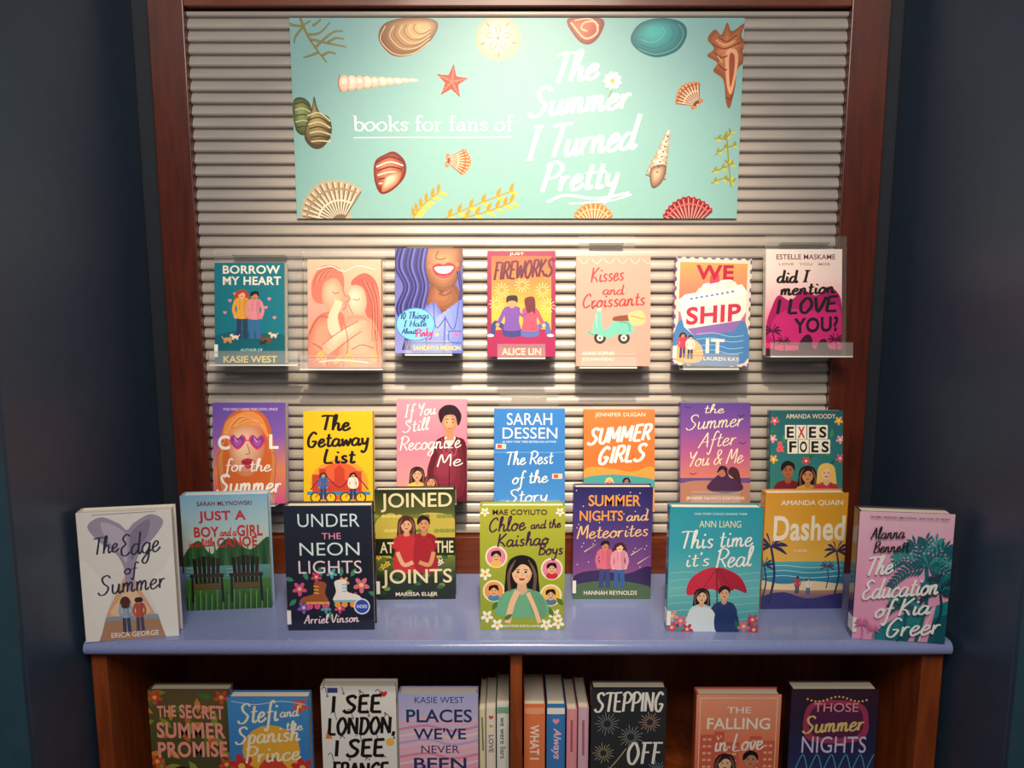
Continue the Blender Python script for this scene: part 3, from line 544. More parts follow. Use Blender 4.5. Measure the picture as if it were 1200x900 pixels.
a.E(535,392,2.6,2.6,'#ef6fa0'); a.E(512,392,2,2,'#f2e05a')
a.E(487,380,23,19.5,'#3f8fc4'); a.E(487,380,22,18.5,'#7cc6ea')
a.S('10 Things',469,503,374,366,'#1f3f8e',1.1,slope=-1); a.S('I Hate',473,500,383,376,'#1f3f8e',1.1,slope=-1); a.S('About',471,488,391,385,'#1f3f8e',1.0); a.S('Pinky',487,507,395,386,'#c8287a',1.4,slope=-2); a.T('SANDHYA MENON',484,405,540,410.5,'#f2e05a',.02)
holder_book(a,'lavender book with a laughing close-up mouth and denim jacket','the lavender book with denim jacket',G1,'#5a5fb0')
a=Art(571,294,651,418,'#9c2450'); a.G(576,300,646,405,['#e8603f','#f08a3e','#f8bc48','#f29a48'])
for x,y in((588,340),(636,340),(612,334),(582,356),(642,358)):
    for i in range(12): a.L([(x+3*math.cos(i*.52),y+3*math.sin(i*.52)),(x+9*math.cos(i*.52),y+9*math.sin(i*.52))],.7,'#fbe09a')
a.B([(571,392),(590,386),(640,386),(651,392),(651,418),(571,418)],'#a8245a')
seated(a,600,394,46,'#d99a6b','#201a2a','#7a4fa8','#3a3f86',-1); seated(a,621,394,44,'#f0bd94','#6a2430','#e8506a','#5a6ab0',1,1)
a.L([(608,366),(613,370),(618,366)],3,'#7a4fa8')
a.S('FIREWORKS',578,648,328,308,'#5c1230',2.6,slope=-5,font=CAP,cal=.2); a.T('JUST',597,296,614,300,'#fbe9c6'); a.T('ALICE LIN',588,408,634,416,'#fbe9b0',.02)
holder_book(a,'red and orange book with seated couple watching fireworks','the red fireworks book',G1,'#9c2450')
a=Art(675,300,762,429,'#f1a294')
for i in range(6): a.L([(678+i*15,303),(684+i*15,309),(690+i*15,303)],1,'#f7c3b4')
a.L([(688,388),(700,394),(712,391)],3,'#5fb7a8')
for x in(703,731): a.E(x,396,7,7,'#2f3338'); a.E(x,396,3.8,3.8,'#d9d3c8'); a.E(x,396,1.4,1.4,'#5a5a5a')
a.B([(710,386),(724,372),(738,374),(742,388),(736,392),(722,392),(716,396),(698,391),(694,384),(700,364),(704,362),(705,380)],'#76c3b4'); a.B([(720,371),(740,369),(742,375),(720,376)],'#8a4a34'); a.L([(703,364),(698,358),(694,362)],1.8,'#5a4a48'); a.E(702,362,2.6,2.6,'#fbe9c0')
a.L([(726,377),(736,379),(738,388)],1.2,'#4f9a8c'); a.L([(699,368),(699,384)],1.2,'#a8dccf'); a.B([(736,368),(752,364),(756,378),(742,382)],'#e9c28a'); a.L([(739,370),(755,374)],1,'#b8854c')
a.S('Kisses',692,731,331,314,'#c2383a',1.7,slope=-3); a.S('and',706,731,345,334,'#c2383a',1.5); a.S('Croissants',682,756,361,345,'#c2383a',1.7,slope=-4); a.T('ANNE-SOPHIE',682,412,720,417,'#fbe9dc'); a.T('JOUHANNEAU',682,419,720,424,'#fbe9dc')
holder_book(a,'salmon pink book with a turquoise scooter','the salmon pink scooter book',G1,'#e5948a',.02,679,746,275)
a=Art(788,302,877,429,'#e8d4c0'); a.G(793,308,872,424,['#f0a060','#e87a6a','#9a6ab0','#5a5aa8'])
for i in range(12):
    for x in(788,877): a.E(x,306+i*11,2,3,'#6a5a9c')
for i in range(9):
    for y in(302,429): a.E(792+i*10,y,3,2,'#6a5a9c')
a.B([(793,378),(815,382),(835,377),(855,383),(872,377),(872,424),(793,424)],'#4a7fb8')
a.P([(793,352),(800,346),(866,332),(872,340),(872,350),(793,366)],'#f3efe8'); a.P([(812,344),(816,338),(858,329),(862,335)],'#e6ded8'); a.P([(818,338),(821,333),(852,326),(856,329)],'#f6f2ec'); a.P([(828,333),(829,323),(839,321),(840,330)],'#d24a5a')
for i in range(9): a.R(806+i*6,349.5-i*1.25,809+i*6,352-i*1.25,'#6a86b8')
a.P([(793,360),(872,344),(872,364),(858,388),(812,394),(800,384)],'#f0e4de'); a.P([(804,386),(868,374),(858,388),(812,394)],'#8a6ab0')
a.B([(793,404),(810,398),(822,408),(820,424),(793,424)],'#f0b277')
for y in(392,398,406,412): a.L([(815,y),(835,y-2),(855,y+2),(870,y)],.8,'#8fc4dc')
person(a,799,421,30,'#c98a64','#3a1c1a','#d2455a','#4a3a7a',1); person(a,808,422,28,'#e8b48c','#2a2028','#f0e0d0','#333a5c')
a.T('WE',812,311,856,328,'#b81e40',.03,slope=-1); a.T('SHIP',802,361,866,382,'#c8304c',.03,slope=-7); a.T('IT',826,397,848,414,'#f6d9d2',.03); a.T('LAUREN KAY',824,418,866,422.5,'#f6e6da',.015)
holder_book(a,'orange and purple stamp-edged book with a pale cruise ship','the cruise ship book',G1,'#8e4a86',.024,roll=.03,sticker=True)
a=Art(897,292,986,416,'#f3e3da'); a.G(897,292,986,416,['#f5e8de','#f6ddd4','#f2b4bc','#e8397f','#d81e6c'])
a.B([(904,360),(912,346),(926,352),(940,340),(956,346),(970,336),(982,344),(986,360),(986,400),(900,402),(898,380)],'#a81660'); a.B([(908,372),(930,362),(960,364),(980,356),(984,396),(906,398)],'#c42472')
for p,c in(([(938,416),(936,404),(942,394),(948,392),(952,398),(952,406),(960,416)],'#3a0822'),([(956,416),(958,404),(962,398),(968,398),(970,406),(978,416)],'#3a0822')): a.B(p,c)
for x,b_,t_,r in((905,416,388,11),(918,416,400,9),(979,416,398,10)): palm(a,x,b_,t_,'#4a0a2c',r)
a.B([(897,408),(920,411),(950,409),(986,410),(986,416),(897,416)],'#4a0a2c')
a.T('ESTELLE MASKAME',909,298,978,304,'#7a2f4a',.01); a.T('LOVE   YOU   MISS',912,308,972,311,'#c58a92')
a.S('did',910,934,331,317,K,2.6,slant=.1); a.S('I',940,949,330,317,K,2.6); a.S('mention',914,978,346,332,K,2.6,slope=-3); a.S('I LOVE',908,981,368,351,K,3.6,slope=-4,font=CAP,cal=.2); a.T('YOU?',930,373,982,391,K,.03,slope=-3)
holder_book(a,'cream to hot pink book with dark palms, last in the upper row','the hot pink palm tree book',G1,'#efe2da',.022,902,998,274)
# --- lower row
a=Art(250,472,335,590,'#7a5bb0'); a.G(250,472,335,590,['#6a4fae','#8a5fb8','#e58a5c','#d8568f'])
a.B([(262,500),(276,482),(300,480),(316,496),(322,540),(314,590),(262,590),(256,540)],'#d86a30'); a.SHD([(268,505),(286,494),(306,502),(310,528),(300,552),(286,558),(272,544)],'#d88a64','#fad2b2',7)
a.B([(262,518),(266,494),(290,482),(308,490),(316,516),(304,500),(284,500),(270,508)],'#f29a52')
for i in range(8): a.L([(265-i*.8,506+i*3),(260-i*.7,540),(266-i*.8,582)],1.0,'#b8501f' if i%2 else '#f6b070'); a.L([(314+i*.8,508+i*3),(320+i*.5,540),(314+i*.8,586)],1.0,'#b8501f' if i%2 else '#f6b070')
for i in range(5): a.L([(266+i*2,508-i*2),(280+i*4,488+i),(304+i*2,494+i*2)],.8,'#d8742e' if i%2 else '#fcc088')
a.L([(287,516),(294,516)],1.4,'#e2407a')
for x in(279,302): heart(a,x,517,10,'#e2407a'); heart(a,x,517,7.8,'#8a3f9c'); heart(a,x,518.5,5,'#b85ab0'); a.L([(x-4,513),(x,518)],1,'#f0c0e4')
a.B([(283,541),(291,537),(299,541),(291,549)],'#b8283e'); a.L([(284,541),(291,542.5),(298,541)],.7,'#7a1828'); a.L([(288,546),(293,546)],1,'#e8788a'); a.L([(290,520),(293,531),(288,532)],1,'#b86a48')
a.T('YOU ONLY LOOK THIS COOL ONCE',262,478,326,481,'#e8d7f5'); a.T('C',256,510,270,527,WH,.03); a.T('L',316,509,327,526,WH,.03); a.S('for the',264,318,552,538,WH,1.6); a.S('Summer',254,330,577,556,WH,2.4,cal=.3)
holder_book(a,'purple book with orange-haired woman in heart sunglasses','the purple heart-sunglasses book',G2,'#6a4fae',.022)
a=Art(356,482,437,602,'#f1c61c'); a.E(398,566,34,28,'#f0a23a'); a.E(398,564,26,22,'#e8653a'); a.P([(366,576),(366,556),(374,556),(374,549),(382,549),(382,564),(392,564),(392,550),(398,544),(404,550),(404,562),(414,562),(414,552),(424,552),(424,576)],'#d0452f')
a.L([(364,574),(380,558),(398,571),(416,558),(432,574)],1.4,'#8a2a3a'); a.R(360,576,434,580,'#3f8fb8')
for x,t_,hr in((379,'#3f6fb0','#5a2a1a'),(414,'#f2efe6','#2a1a18')):
    for d in(-9,9): a.E(x+d,583,6.5,6.5,'#2c2a33'); a.E(x+d,583,5,5,'#f1c61c')
    a.L([(x-9,583),(x-2,572),(x+7,572),(x+9,583)],1.2,'#b8323c',smooth=False); person(a,x,586,32,'#d99a6b',hr,t_,'#39406a',1)
a.S('The',376,411,504,487,K,3,slant=.08,cal=.3); a.S('Getaway',360,433,524,507,K,2.8,slope=-3,slant=.08,cal=.3); a.S('List',379,417,542,526,K,3,slant=.08,cal=.3)
holder_book(a,'bright yellow book with black title and two cyclists','the bright yellow cyclists book',G2,'#e4b914',.022)
a=Art(465,468,547,588,'#f08fa5'); a.G(465,468,547,588,['#f29bb0','#ef86a0','#f2a6a0'])
a.SHD([(508,526),(518,512),(536,512),(547,524),(547,588),(500,588)],'#5c1626','#94344a',5); a.B([(521,512),(527,524),(534,512)],'#f2e3da'); a.L([(527,524),(526,586)],1,'#461020'); a.L([(518,514),(522,534),(527,526)],1.6,'#ac4a5c'); a.L([(537,514),(533,534),(527,526)],1.6,'#ac4a5c')
a.R(522,502,532,516,'#cf8f6c'); a.SHD([(518.5,494),(527,484),(535.5,494),(533,503),(527,507.5),(521,503)],'#c88a64','#e8b48c',4)
a.B([(517,496),(514,483),(522,475),(534,476),(541,487),(537,499),(533,487),(522,487)],'#2a1620'); a.E(524,495,1,.8,K,n=8); a.E(531,495,1,.8,K,n=8); a.L([(522,492),(526,491)],.8,K); a.L([(529,491),(533,492)],.8,K); a.L([(525,502),(529,502.5)],.9,'#a23a3c')
a.L([(511,530),(504,556),(516,574)],7,'#67192c'); portrait(a,489,556,7,'#e8b08c','#3a1a20','#f2d04e'); portrait(a,505,565,6.5,'#d99a78','#5c2432','#4f9aa8')
a.S('If You',474,511,489,475,WH,1.2,slope=-4); a.S('Still',472,503,507,493,WH,1.2,slope=-4); a.S('Recognize',468,540,528,512,WH,1.3,slope=-4); a.S('Me',512,542,547,533,WH,1.4,slope=-2); a.T('CYNTHIA SO',480,581,518,585,WH)
holder_book(a,'pink book with dark-haired man in maroon jacket, raised above its neighbours','the pink maroon-jacket book',G2,'#e27f98')
a=Art(579,479,662,600,'#3c86d6'); a.G(579,479,662,600,['#3c86d6','#3a82d0','#4a92da'])
for x,y in((587,523),(653,558)): a.R(x-6,y-3,x+6,y+3,'#e9d7c4'); a.R(x-4,y-2,x+1,y+2,'#d2533f')
a.L([(579,530),(662,530)],.7,'#7fb2e8'); a.T('SARAH',594,484,647,498,WH,.0); a.T('DESSEN',589,501,653,514,WH,.0); a.T('#1 NEW YORK TIMES BESTSELLING AUTHOR',589,516.5,652,519,'#d6e6f7')
a.S('The Rest',592,648,545,530,WH,1.4,slope=-2); a.S('of the',600,642,567,553,WH,1.4,slope=-2); a.S('Story',594,642,589,574,WH,1.4,slope=-2)
holder_book(a,'plain bright blue book with white title, middle of the lower row','the plain bright blue book',G2,'#2f74c2',.026,585,656,458)
a=Art(684,480,767,600,'#ee7a3c'); a.G(684,480,767,600,['#f08244','#ee7636','#f0913f'])
a.B([(684,552),(710,548),(740,553),(767,549),(767,600),(684,600)],'#e8a24a'); a.B([(684,560),(720,556),(767,562),(767,572),(684,570)],'#4fa6a8')
person(a,714,592,32,'#e8b48c','#f2d27a','#d8455a','#e8b48c',1); person(a,734,592,32,'#b9774e','#2a1a18','#3f8fb8','#b9774e',1)
a.T('JENNIFER DUGAN',697,483.5,756,489.5,'#fbe6cf',.01); a.S('SUMMER',688,762,521,503,WH,3.2,slope=-6,font=CAP,slant=.22,cal=.15); a.S('GIRLS',700,756,544,525,WH,3.4,slope=-5,font=CAP,slant=.22,cal=.15)
holder_book(a,'orange book with white brush title and beach scene','the orange beach book',G2,'#dd6a2f')
a=Art(797,472,879,590,'#7a4a94'); a.G(797,472,879,590,['#5d4496','#7f4f9e','#b45c90','#d97f6a','#a5567e'])
a.R(797,560,879,566,'#6a4d8e'); a.B([(797,568),(830,563),(879,570),(879,590),(797,590)],'#b9806a'); a.B([(828,572),(842,556),(852,554),(866,563),(870,574),(848,578)],'#4a2a4e'); a.E(846,553,5,6,'#b9735e'); a.B([(840,554),(844,546),(852,548),(851,556),(847,550)],'#3a1c2a'); a.E(858,555,4.6,5.6,'#d99a78'); a.B([(853,554),(857,547),(865,551),(868,566),(862,562)],'#4a2230')
for x,y in((806,478),(870,520),(868,488),(812,556)): a.L([(x-4,y-2),(x,y),(x+4,y-2)],.9,'#3a2a5c')
Y1='#f3e6c4'
a.S('the',824,848,484,474,Y1,1.0,slant=.25); a.S('Summer',803,870,504,487,Y1,1.15,slope=-5,slant=.25); a.S('After',818,862,525,508,Y1,1.15,slope=-4,slant=.25); a.S('You & Me',804,870,547,530,Y1,1.15,slope=-5,slant=.25); a.T('JENNIFER SALVATO DOKTORSKI',804,582,872,586.5,Y1)
holder_book(a,'purple sunset book with couple lying on a beach','the purple sunset book',G2,'#5d4496',.024)
a=Art(902,481,987,600,'#1f4f58'); a.G(902,481,987,600,['#26606a','#2f7a7c','#3f8a78'])
for i in range(20): leaf(a,904+(i*37)%82,492+(i*23)%48,11,4.5,i*1.1,('#2d7a4f','#3f8f5a','#1f6a4a')[i%3])
for x,y,c in((907,493,'#e2607a'),(982,493,'#f2b04a'),(906,538,'#f2b04a'),(984,537,'#e2607a'),(944,540,'#d8455a'),(905,514,'#e8a0b0'),(984,515,'#e8a0b0')): flower(a,x,y,5,c,'#fbe6a0')
portrait(a,923,551,9,'#a5663f','#1c1416','#7a2232',0); portrait(a,946,557,8.5,'#c98a5c','#241416','#d8a03a'); portrait(a,968,554,8.5,'#f0c49c','#e8c060','#c23a4a')
EX='#f4eedc'
for x,y in((919,498),(932,498),(945,498),(957,498),(922,515),(935,515),(948,515),(960,515)): a.R(x,y,x+12,y+16.5,EX)
a.T('AMANDA WOODY',920,485,978,490.5,'#e8dcc0',.01)
for ch,x,y,c in(('E',921,500,K),('X',934,500,'#c8323c'),('E',947,500,K),('S',959,500,K),('F',924,517,K),('O',936.5,517,K),('E',950,517,K),('S',962,517,K)): a.T(ch,x,y,x+8.5,y+13,c,.03)
a.T('&',909,517,919,530,'#f0606a',.03)
holder_book(a,'teal green floral book with three people, last in the lower row','the teal green floral book',G2,'#26606a',.022)

# --- books on the counter
def counter_book(a,bl,br,top,label,spine,t=.026,sticker=False,gloss=True):
    p,q=atz(*bl,ZC),atz(*br,ZC); d=q-p; w=d.length; yaw=math.atan2(d.y,d.x); mid=(p+q)/2
    n=Vector((math.sin(yaw),-math.cos(yaw),0)); h=hit(*top,mid,n).z-ZC
    book(a,w,h,t,(mid.x,mid.y,ZC+.0003),(0,0,yaw),label,G3,spine,True,sticker,gloss)
a=Art(94,600,204,750,'#efe9e2')
a.B([(136,690),(150,672),(162,692),(184,736),(188,752),(108,752),(114,732)],'#e8b08a'); a.B([(138,700),(150,682),(160,700),(170,720),(126,720)],'#f4cfa8'); a.R(112,722,186,730,'#8fa5b8'); a.B([(108,730),(150,727),(190,730),(190,752),(108,752)],'#b98a6a')
a.B([(106,616),(122,606),(142,614),(151,622),(160,614),(180,605),(194,614),(182,632),(166,646),(158,664),(154,690),(146,690),(144,664),(134,646),(118,634)],'#a79bb2'); a.B([(122,612),(140,618),(150,630),(148,660),(140,646),(126,630)],'#c4b8c8'); a.B([(178,611),(162,619),(154,630),(154,658),(162,644),(174,630)],'#8d8199')
a.B([(94,660),(112,670),(128,692),(120,720),(108,752),(94,752)],'#f6f1ea'); a.B([(204,656),(190,668),(172,690),(180,720),(190,752),(204,752)],'#f6f1ea')
person(a,143,742,42,'#c98a62','#5a2a1c','#9fb4c8','#39486a',1,1); person(a,159,742,41,'#d9a07a','#3a1c1a','#c25a4a','#4a4a6a',0,1)
NV='#2a2c44'
a.S('The',110,140,649,630,NV,1.8,slope=-3); a.S('Edge',140,188,652,628,NV,1.9,slope=-4); a.S('of',144,160,673,660,NV,1.6); a.S('Summer',112,192,696,674,NV,1.9,slope=-5); a.T('ERICA GEORGE',124,741,180,747,'#fbf6ee',.015)
a.L([(112,603),(186,602)],.7,'#a9a4a0',1)
counter_book(a,(101,753),(210,745),(143,599),'white book with small couple below dark script title, leftmost on the countertop','#e6e0d8',.028)
a=Art(217,580,318,714,'#a8cfe4'); a.G(217,580,318,652,['#86b8d8','#b2cfd4','#d2d6bc'])
a.B([(217,650),(235,632),(250,648),(270,630),(295,644),(318,630),(318,668),(217,668)],'#2f5a34')
for i in range(16): a.P([(219+i*6.4,664),(222+i*6.4,640-(i*7)%9),(225+i*6.4,664)],('#22482a','#3c6e3c')[i%2])
a.G(217,662,318,690,['#5f9a98','#3f7462']); a.G(217,678,318,714,['#4a7e38','#244a22'])
for i in range(14): a.L([(220+(i*23)%92,664+(i*5)%12),(228+(i*23)%92,664+(i*5)%12)],.7,'#9cc8bc')
for i in range(46): a.L([(218+i*2.2,714),(219+i*2.2,698-(i*5)%9)],.9,('#244a22','#74a850','#34662c')[i%3])
for cx in(243,289):
    for q in range(6): a.P([(cx-16+q*5.6,650+abs(q-2.5)*1.2),(cx-11.6+q*5.6,650+abs(q-2.5)*1.2),(cx-10.4+q*4.8,684),(cx-14+q*4.8,684)],('#221b17','#33281f')[q%2])
    a.R(cx-20,671,cx+20,675,'#3d2f24'); a.P([(cx-15,682),(cx+15,682),(cx+18,689),(cx-18,689)],'#4a3828')
    for q in range(3): a.L([(cx-16-q,683.5+q*2),(cx+16+q,683.5+q*2)],.7,'#8a6c34')
    for s in(-17,17): a.L([(cx+s,673),(cx+s*1.05,705)],2.6,'#221b17')
RD='#c9302f'
a.T('SARAH MLYNOWSKI',236,587,300,592,'#7a3a44',.01); a.T('JUST A',237,598,292,612,RD,.025); a.T('BOY',231,616,260,628,RD,.025); a.S('and a',261,280,627,618,RD,1.0); a.T('GIRL',281,615,311,628,RD,.025); a.S('in a little',224,254,640,631,RD,1.1,slope=-2); a.T('CANOE',257,629,304,641,RD,.025,slope=-1)
counter_book(a,(219,716),(319,712),(266,580),'sky blue book with two dark wooden chairs facing a lake','#8fc4e6',.026)
a=Art(337,594,438,739,'#1a1f30'); a.G(337,594,438,739,['#1c2236','#171b2a','#1b2034'])
for x,y,t in((348,702,2.4),(432,694,.4),(362,680,-2),(412,676,-1),(386,716,1.4),(346,680,3.4),(400,676,-1.4),(378,676,-1.8)): leaf(a,x,y,12,6,t,'#3f8a6a')
for x,y,r,c in((352,690,8,'#e2508a'),(424,686,9,'#e2708a'),(390,672,6,'#4fb0c8'),(356,712,7,'#8a5ac8'),(404,682,6,'#f2a04a'),(372,676,6,'#d8457a'),(414,700,6,'#e2508a'),(382,713,6,'#3fa0b8'),(398,713,6,'#d8457a')): flower(a,x,y,r,c,'#f2d27a')
skate(a,372,712,24,'#a4552c','#e8b04a','#e2508a',-1); skate(a,404,710,24,'#f0ece6','#7ac0d8','#f2a04a',1)
C1,C2='#d7f0f2','#f4dbe6'
a.T('UNDER',353,603,424,618,C1,-.005); a.T('THE',380,625,402,632,'#f29ab8',.0); a.T('NEON',354,636,423,651,C1,-.005); a.T('LIGHTS',352,657,425,672,C2,-.005)
a.E(424,711,9.5,9.5,'#e6e9f2',k=1); a.E(424,711,8,8,'#2f4fb8',k=1); a.T('INDIES',418,709,430,713,'#e6e9f2'); a.S('Arriel Vinson',356,420,731,721,C2,1.2,slope=-2)
counter_book(a,(338,739),(439,738),(387,593),'black book with roller skates among bright flowers','#151925',.028,True)
a=Art(441,573,533,703,'#b8b04e'); a.G(441,573,533,703,['#2a3320','#5a5f30','#a8a448','#6f7f40','#263020','#1a2218'])
a.B([(441,612),(460,600),(475,610),(500,600),(533,608),(533,650),(441,650)],'#c8b650')
for i in range(40): a.E(443+(i*37)%90,640+(i*23)%60,4,2.6,('#3f6236','#2a4a2c','#6f8f4a','#1f3822')[i%4],n=8)
for i in range(24): a.E(443+(i*29)%90,604+(i*17)%34,3.4,2.4,('#8f9a44','#e0cf6a','#6f7f3a')[i%3],n=8)
for i in range(9): flower(a,444+(i*31)%88,652+(i*13)%14,3.6,('#e8c84a','#d8607a','#f2efe0')[i%3],'#a8642a')
a.R(441,630,466,650,'#232c1c'); a.R(508,629,533,650,'#232c1c')
portrait(a,477,614,8.2,'#e8b48c','#5a2a1c','#c8343a'); portrait(a,497,613,8.2,'#d99a6b','#2a1a16','#a8262f',0)
a.B([(464,642),(470,630),(487,630),(487,668),(462,668)],'#c8343a'); a.B([(487,630),(503,630),(509,642),(512,668),(487,668)],'#a8262f')
a.L([(466,646),(473,661),(484,658)],4.8,'#e8b48c'); a.L([(508,646),(503,661),(491,658)],4.8,'#d99a6b')
DK='#ece2b4'
a.T('JOINED',448,577,530,599,DK,.01,slope=-1); a.T('AT',446,634,462,647,DK,.015); a.T('THE',510,633,531,647,DK,.015); a.T('JOINTS',447,667,529,689,DK,.01,slope=-1); a.T('MARISSA ELLER',463,694,512,698.5,CRM,.01)
counter_book(a,(442,703),(534,702),(487,574),'dark green book with couple in red sitting back to back','#20281c',.024,True)
a=Art(562,593,661,738,'#a8b03a'); a.G(562,593,661,738,['#b4b83c','#a3ad38','#93a434'])
for x,y,r,c,t in((581,652,11,'#e88aa8','#f2c25a'),(578,692,11,'#f0a05a','#4f8ab8'),(646,666,11,'#e88aa8','#c8343a'),(645,697,11,'#f2c25a','#5a7a9c')):
    a.E(x,y,r+2,r+2,'#f4eecb'); a.E(x,y,r,r,c); a.E(x,y+8,7,4,t); a.E(x,y,5,6,'#e8b48c'); a.B([(x-5.5,y),(x-5,y-6),(x+4,y-7),(x+5.5,y),(x,y-4)],'#241814'); a.L([(x-2,y+3),(x+2,y+3)],.8,'#a23a3c')
    for s in(-2,2): a.E(x+s,y-.5,.7,.7,K,n=6)
portrait(a,611,670,15,'#f0c49c','#1c1616','#6fb08a'); a.L([(594,730),(599,708),(606,692)],7,'#f0c49c'); a.L([(632,730),(626,712),(618,694)],5,'#f0c49c')
for x,y in((570,722),(582,732),(650,720),(640,732),(654,730),(568,672)): flower(a,x,y,7,'#fbf6e6','#e8b422')
for x,y in((568,600),(655,600)): flower(a,x,y,5,'#fbf6e6','#e8b422')
for x,y,t in((576,714,-1),(648,722,-2),(590,726,-.6),(660,708,-2.4)): leaf(a,x,y,12,6,t,'#4f7a34')
PP='#4a1a48'
a.T('MAE COYIUTO',577,597,640,603,PP,.01); a.S('Chloe',572,615,623,607,PP,1.6,slope=-3); a.S('and the',621,656,619,610,PP,1.2,slope=-2); a.S('Kaishao',582,642,640,625,PP,1.6,slope=-3); a.S('Boys',630,659,649,636,PP,1.5,slope=-1); a.T('SOMETIMES FATE IS A FAMILY AFFAIR',590,732,646,735,'#fbf6e6')
counter_book(a,(563,738),(661,738),(612,593),'olive green floral book with dark-haired girl and four round portraits','#8a9a30',.024,False,False)
a=Art(673,571,764,702,'#4a3a78'); a.G(673,571,764,702,['#2c2a66','#4a3a80','#7a4a8e','#a85a86'])
for i in range(40): a.E(676+(i*53)%86,575+(i*31)%90,.7,.7,'#f2e8d0',n=6)
for x,y in((740,650),(686,646),(748,660)): a.L([(x,y),(x+14,y-9)],1.2,'#f2d8a0',taper=.8)
a.B([(673,676),(700,668),(735,672),(764,664),(764,702),(673,702)],'#3a2a5a'); a.B([(673,686),(720,680),(764,688),(764,702),(673,702)],'#4f6a4a')
person(a,710,690,56,'#c98a62','#2a1620','#e2708a','#3a4a86',0); person(a,727,690,54,'#f0c49c','#4a2430','#e8a0b4','#3a62a0',1)
OG='#f0a24e'
a.T('SUMMER',690,580,750,593,OG,.015); a.T('NIGHTS',680,598,730,610,OG,.015); a.S('and',734,759,610,598,'#f3c58a',1.4,slope=-1); a.S('Meteorites',677,760,631,616,'#f3c58a',1.5,slope=-4); a.T('HANNAH REYNOLDS',686,692,748,697,CRM,.01)
counter_book(a,(671,702),(762,702),(720,571),'purple night sky book with couple under shooting stars','#2c2a66',.026,True)
a=Art(784,595,891,741,'#2c9ab0'); a.G(784,595,891,741,['#2b98ae','#3aa8b8','#6fc0c4','#3f9aa0'])
for i in range(7): a.L([(786,672+i*9),(810,670+i*9),(840,674+i*9),(890,670+i*9)],.8,'#8fd4d4')
a.B([(806,696),(812,676),(838,664),(866,674),(876,694),(862,690),(848,695),(834,690),(820,696)],'#d22f48'); a.B([(840,665),(866,675),(876,694),(862,690),(850,694)],'#b0213a'); a.L([(840,664),(842,708)],1.4,'#3a2a2a')
for q in(824,842,860): a.L([(840,665),(q,692)],.8,'#8f1c30')
portrait(a,824,699,7.5,'#f0c49c','#241616','#cfe3ea'); portrait(a,850,695,7.5,'#e8b48c','#1c1616','#2a3f78',0)
a.B([(812,716),(836,714),(842,741),(806,741)],'#dcebf0'); a.B([(842,714),(862,712),(868,741),(842,741)],'#24386c')
for x,y,t in((796,738,-1.4),(788,730,-1.2),(880,738,-1.6),(870,740,-2)): leaf(a,x,y,16,6,t,'#1f6a5a')
for x,y,c in((790,736,'#d2486a'),(800,728,'#e2708a'),(808,738,'#c23a5a'),(874,734,'#e2708a'),(884,726,'#d2486a'),(886,738,'#c23a5a'),(790,722,'#e8a0a8')): flower(a,x,y,7,c,'#f2d27a')
a.T('ANN LIANG',818,610,866,618,'#f6ecc8',.0); a.S('This time',796,880,643,623,WH,1.8,slope=-4); a.S("it's",803,832,664,648,WH,1.7,slope=-2); a.S('Real',838,880,665,643,WH,1.9,slope=-3); a.T('ONE STORY COULD CHANGE THEM',812,601,872,603.5,'#d8eef0')
counter_book(a,(781,740),(888,741),(841,595),'turquoise book with couple under a red umbrella','#23849a',.028,True)
a=Art(894,579,990,714,'#e0a030'); a.G(894,579,990,714,['#dc9a2c','#e8ac3c','#f0c25e','#e8a860'])
a.G(894,658,990,684,['#5fb8c0','#3f98b8','#2f7fa8']); a.G(894,684,990,714,['#e0b070','#8a6a7a','#3a3a78'])
for y in(664,670,676): a.L([(896,y),(920,y-1.5),(950,y+1.5),(988,y-1)],.8,'#bfe6e4')
a.B([(894,680),(920,685),(950,681),(990,686),(990,692),(894,690)],'#f0dcb0')
a.B([(894,700),(920,694),(950,702),(990,696),(990,714),(894,714)],'#3a3a78')
palm(a,903,708,640,'#33305e',20); palm(a,980,700,646,'#4a3a5e',15); palm(a,896,700,662,'#2c3a62',12); palm(a,970,690,664,'#5a4a6a',9)
person(a,936,696,20,'#8a5a3a','#241616','#d2455a','#2c3a62'); person(a,949,697,19,'#e8b48c','#5a2a1c','#f2efe6','#3a62a0',1)
a.T('AMANDA QUAIN',912,587,984,594,'#fbf0d8',.015); a.T('Dashed',905,605,988,634,'#fbf0d8',.025); a.T('A NOVEL',930,644,946,647,'#fbf0d8')
counter_book(a,(891,714),(986,713),(945,578),'gold book with palm trees on a beach, beside the turquoise book','#c98a24',.028)
a=Art(1002,600,1115,752,'#f0b4cc'); a.G(1002,600,1115,752,['#f3c2d4','#f0a8c6','#eaa0c4'])
a.B([(1030,752),(1046,730),(1072,716),(1100,708),(1120,704),(1120,752)],'#1d7f88'); a.B([(1058,752),(1084,732),(1120,718),(1120,752)],'#125a66'); a.P([(1070,752),(1098,708),(1101,708),(1094,752)],'#e8a0c0'); a.L([(1083,752),(1099,710)],.8,'#fbe6ee',smooth=False)
bigpalm(a,1086,752,662,46,'#136470','#2f9a94'); bigpalm(a,1104,740,690,26,'#0b3f4c','#1d7f88'); bigpalm(a,1062,752,708,20,'#0f5662','#2f9a94')
for x,b_,t_,r in((1012,752,732,10),(1026,752,738,8)): palm(a,x,b_,t_,'#d8709c',r)
a.S('Alanna',1016,1056,631,618,K,1.5,slope=-3); a.S('Bennett',1020,1062,647,634,K,1.5,slope=-3)
a.S('The',1011,1044,675,654,WH,2.5,slope=-5,slant=.25); a.S('Education',1008,1100,703,681,WH,2.5,slope=-11,slant=.25); a.S('of Kia',1026,1092,724,704,WH,2.5,slope=-8,slant=.25); a.S('Greer',1040,1106,747,725,WH,2.5,slope=-8,slant=.25)
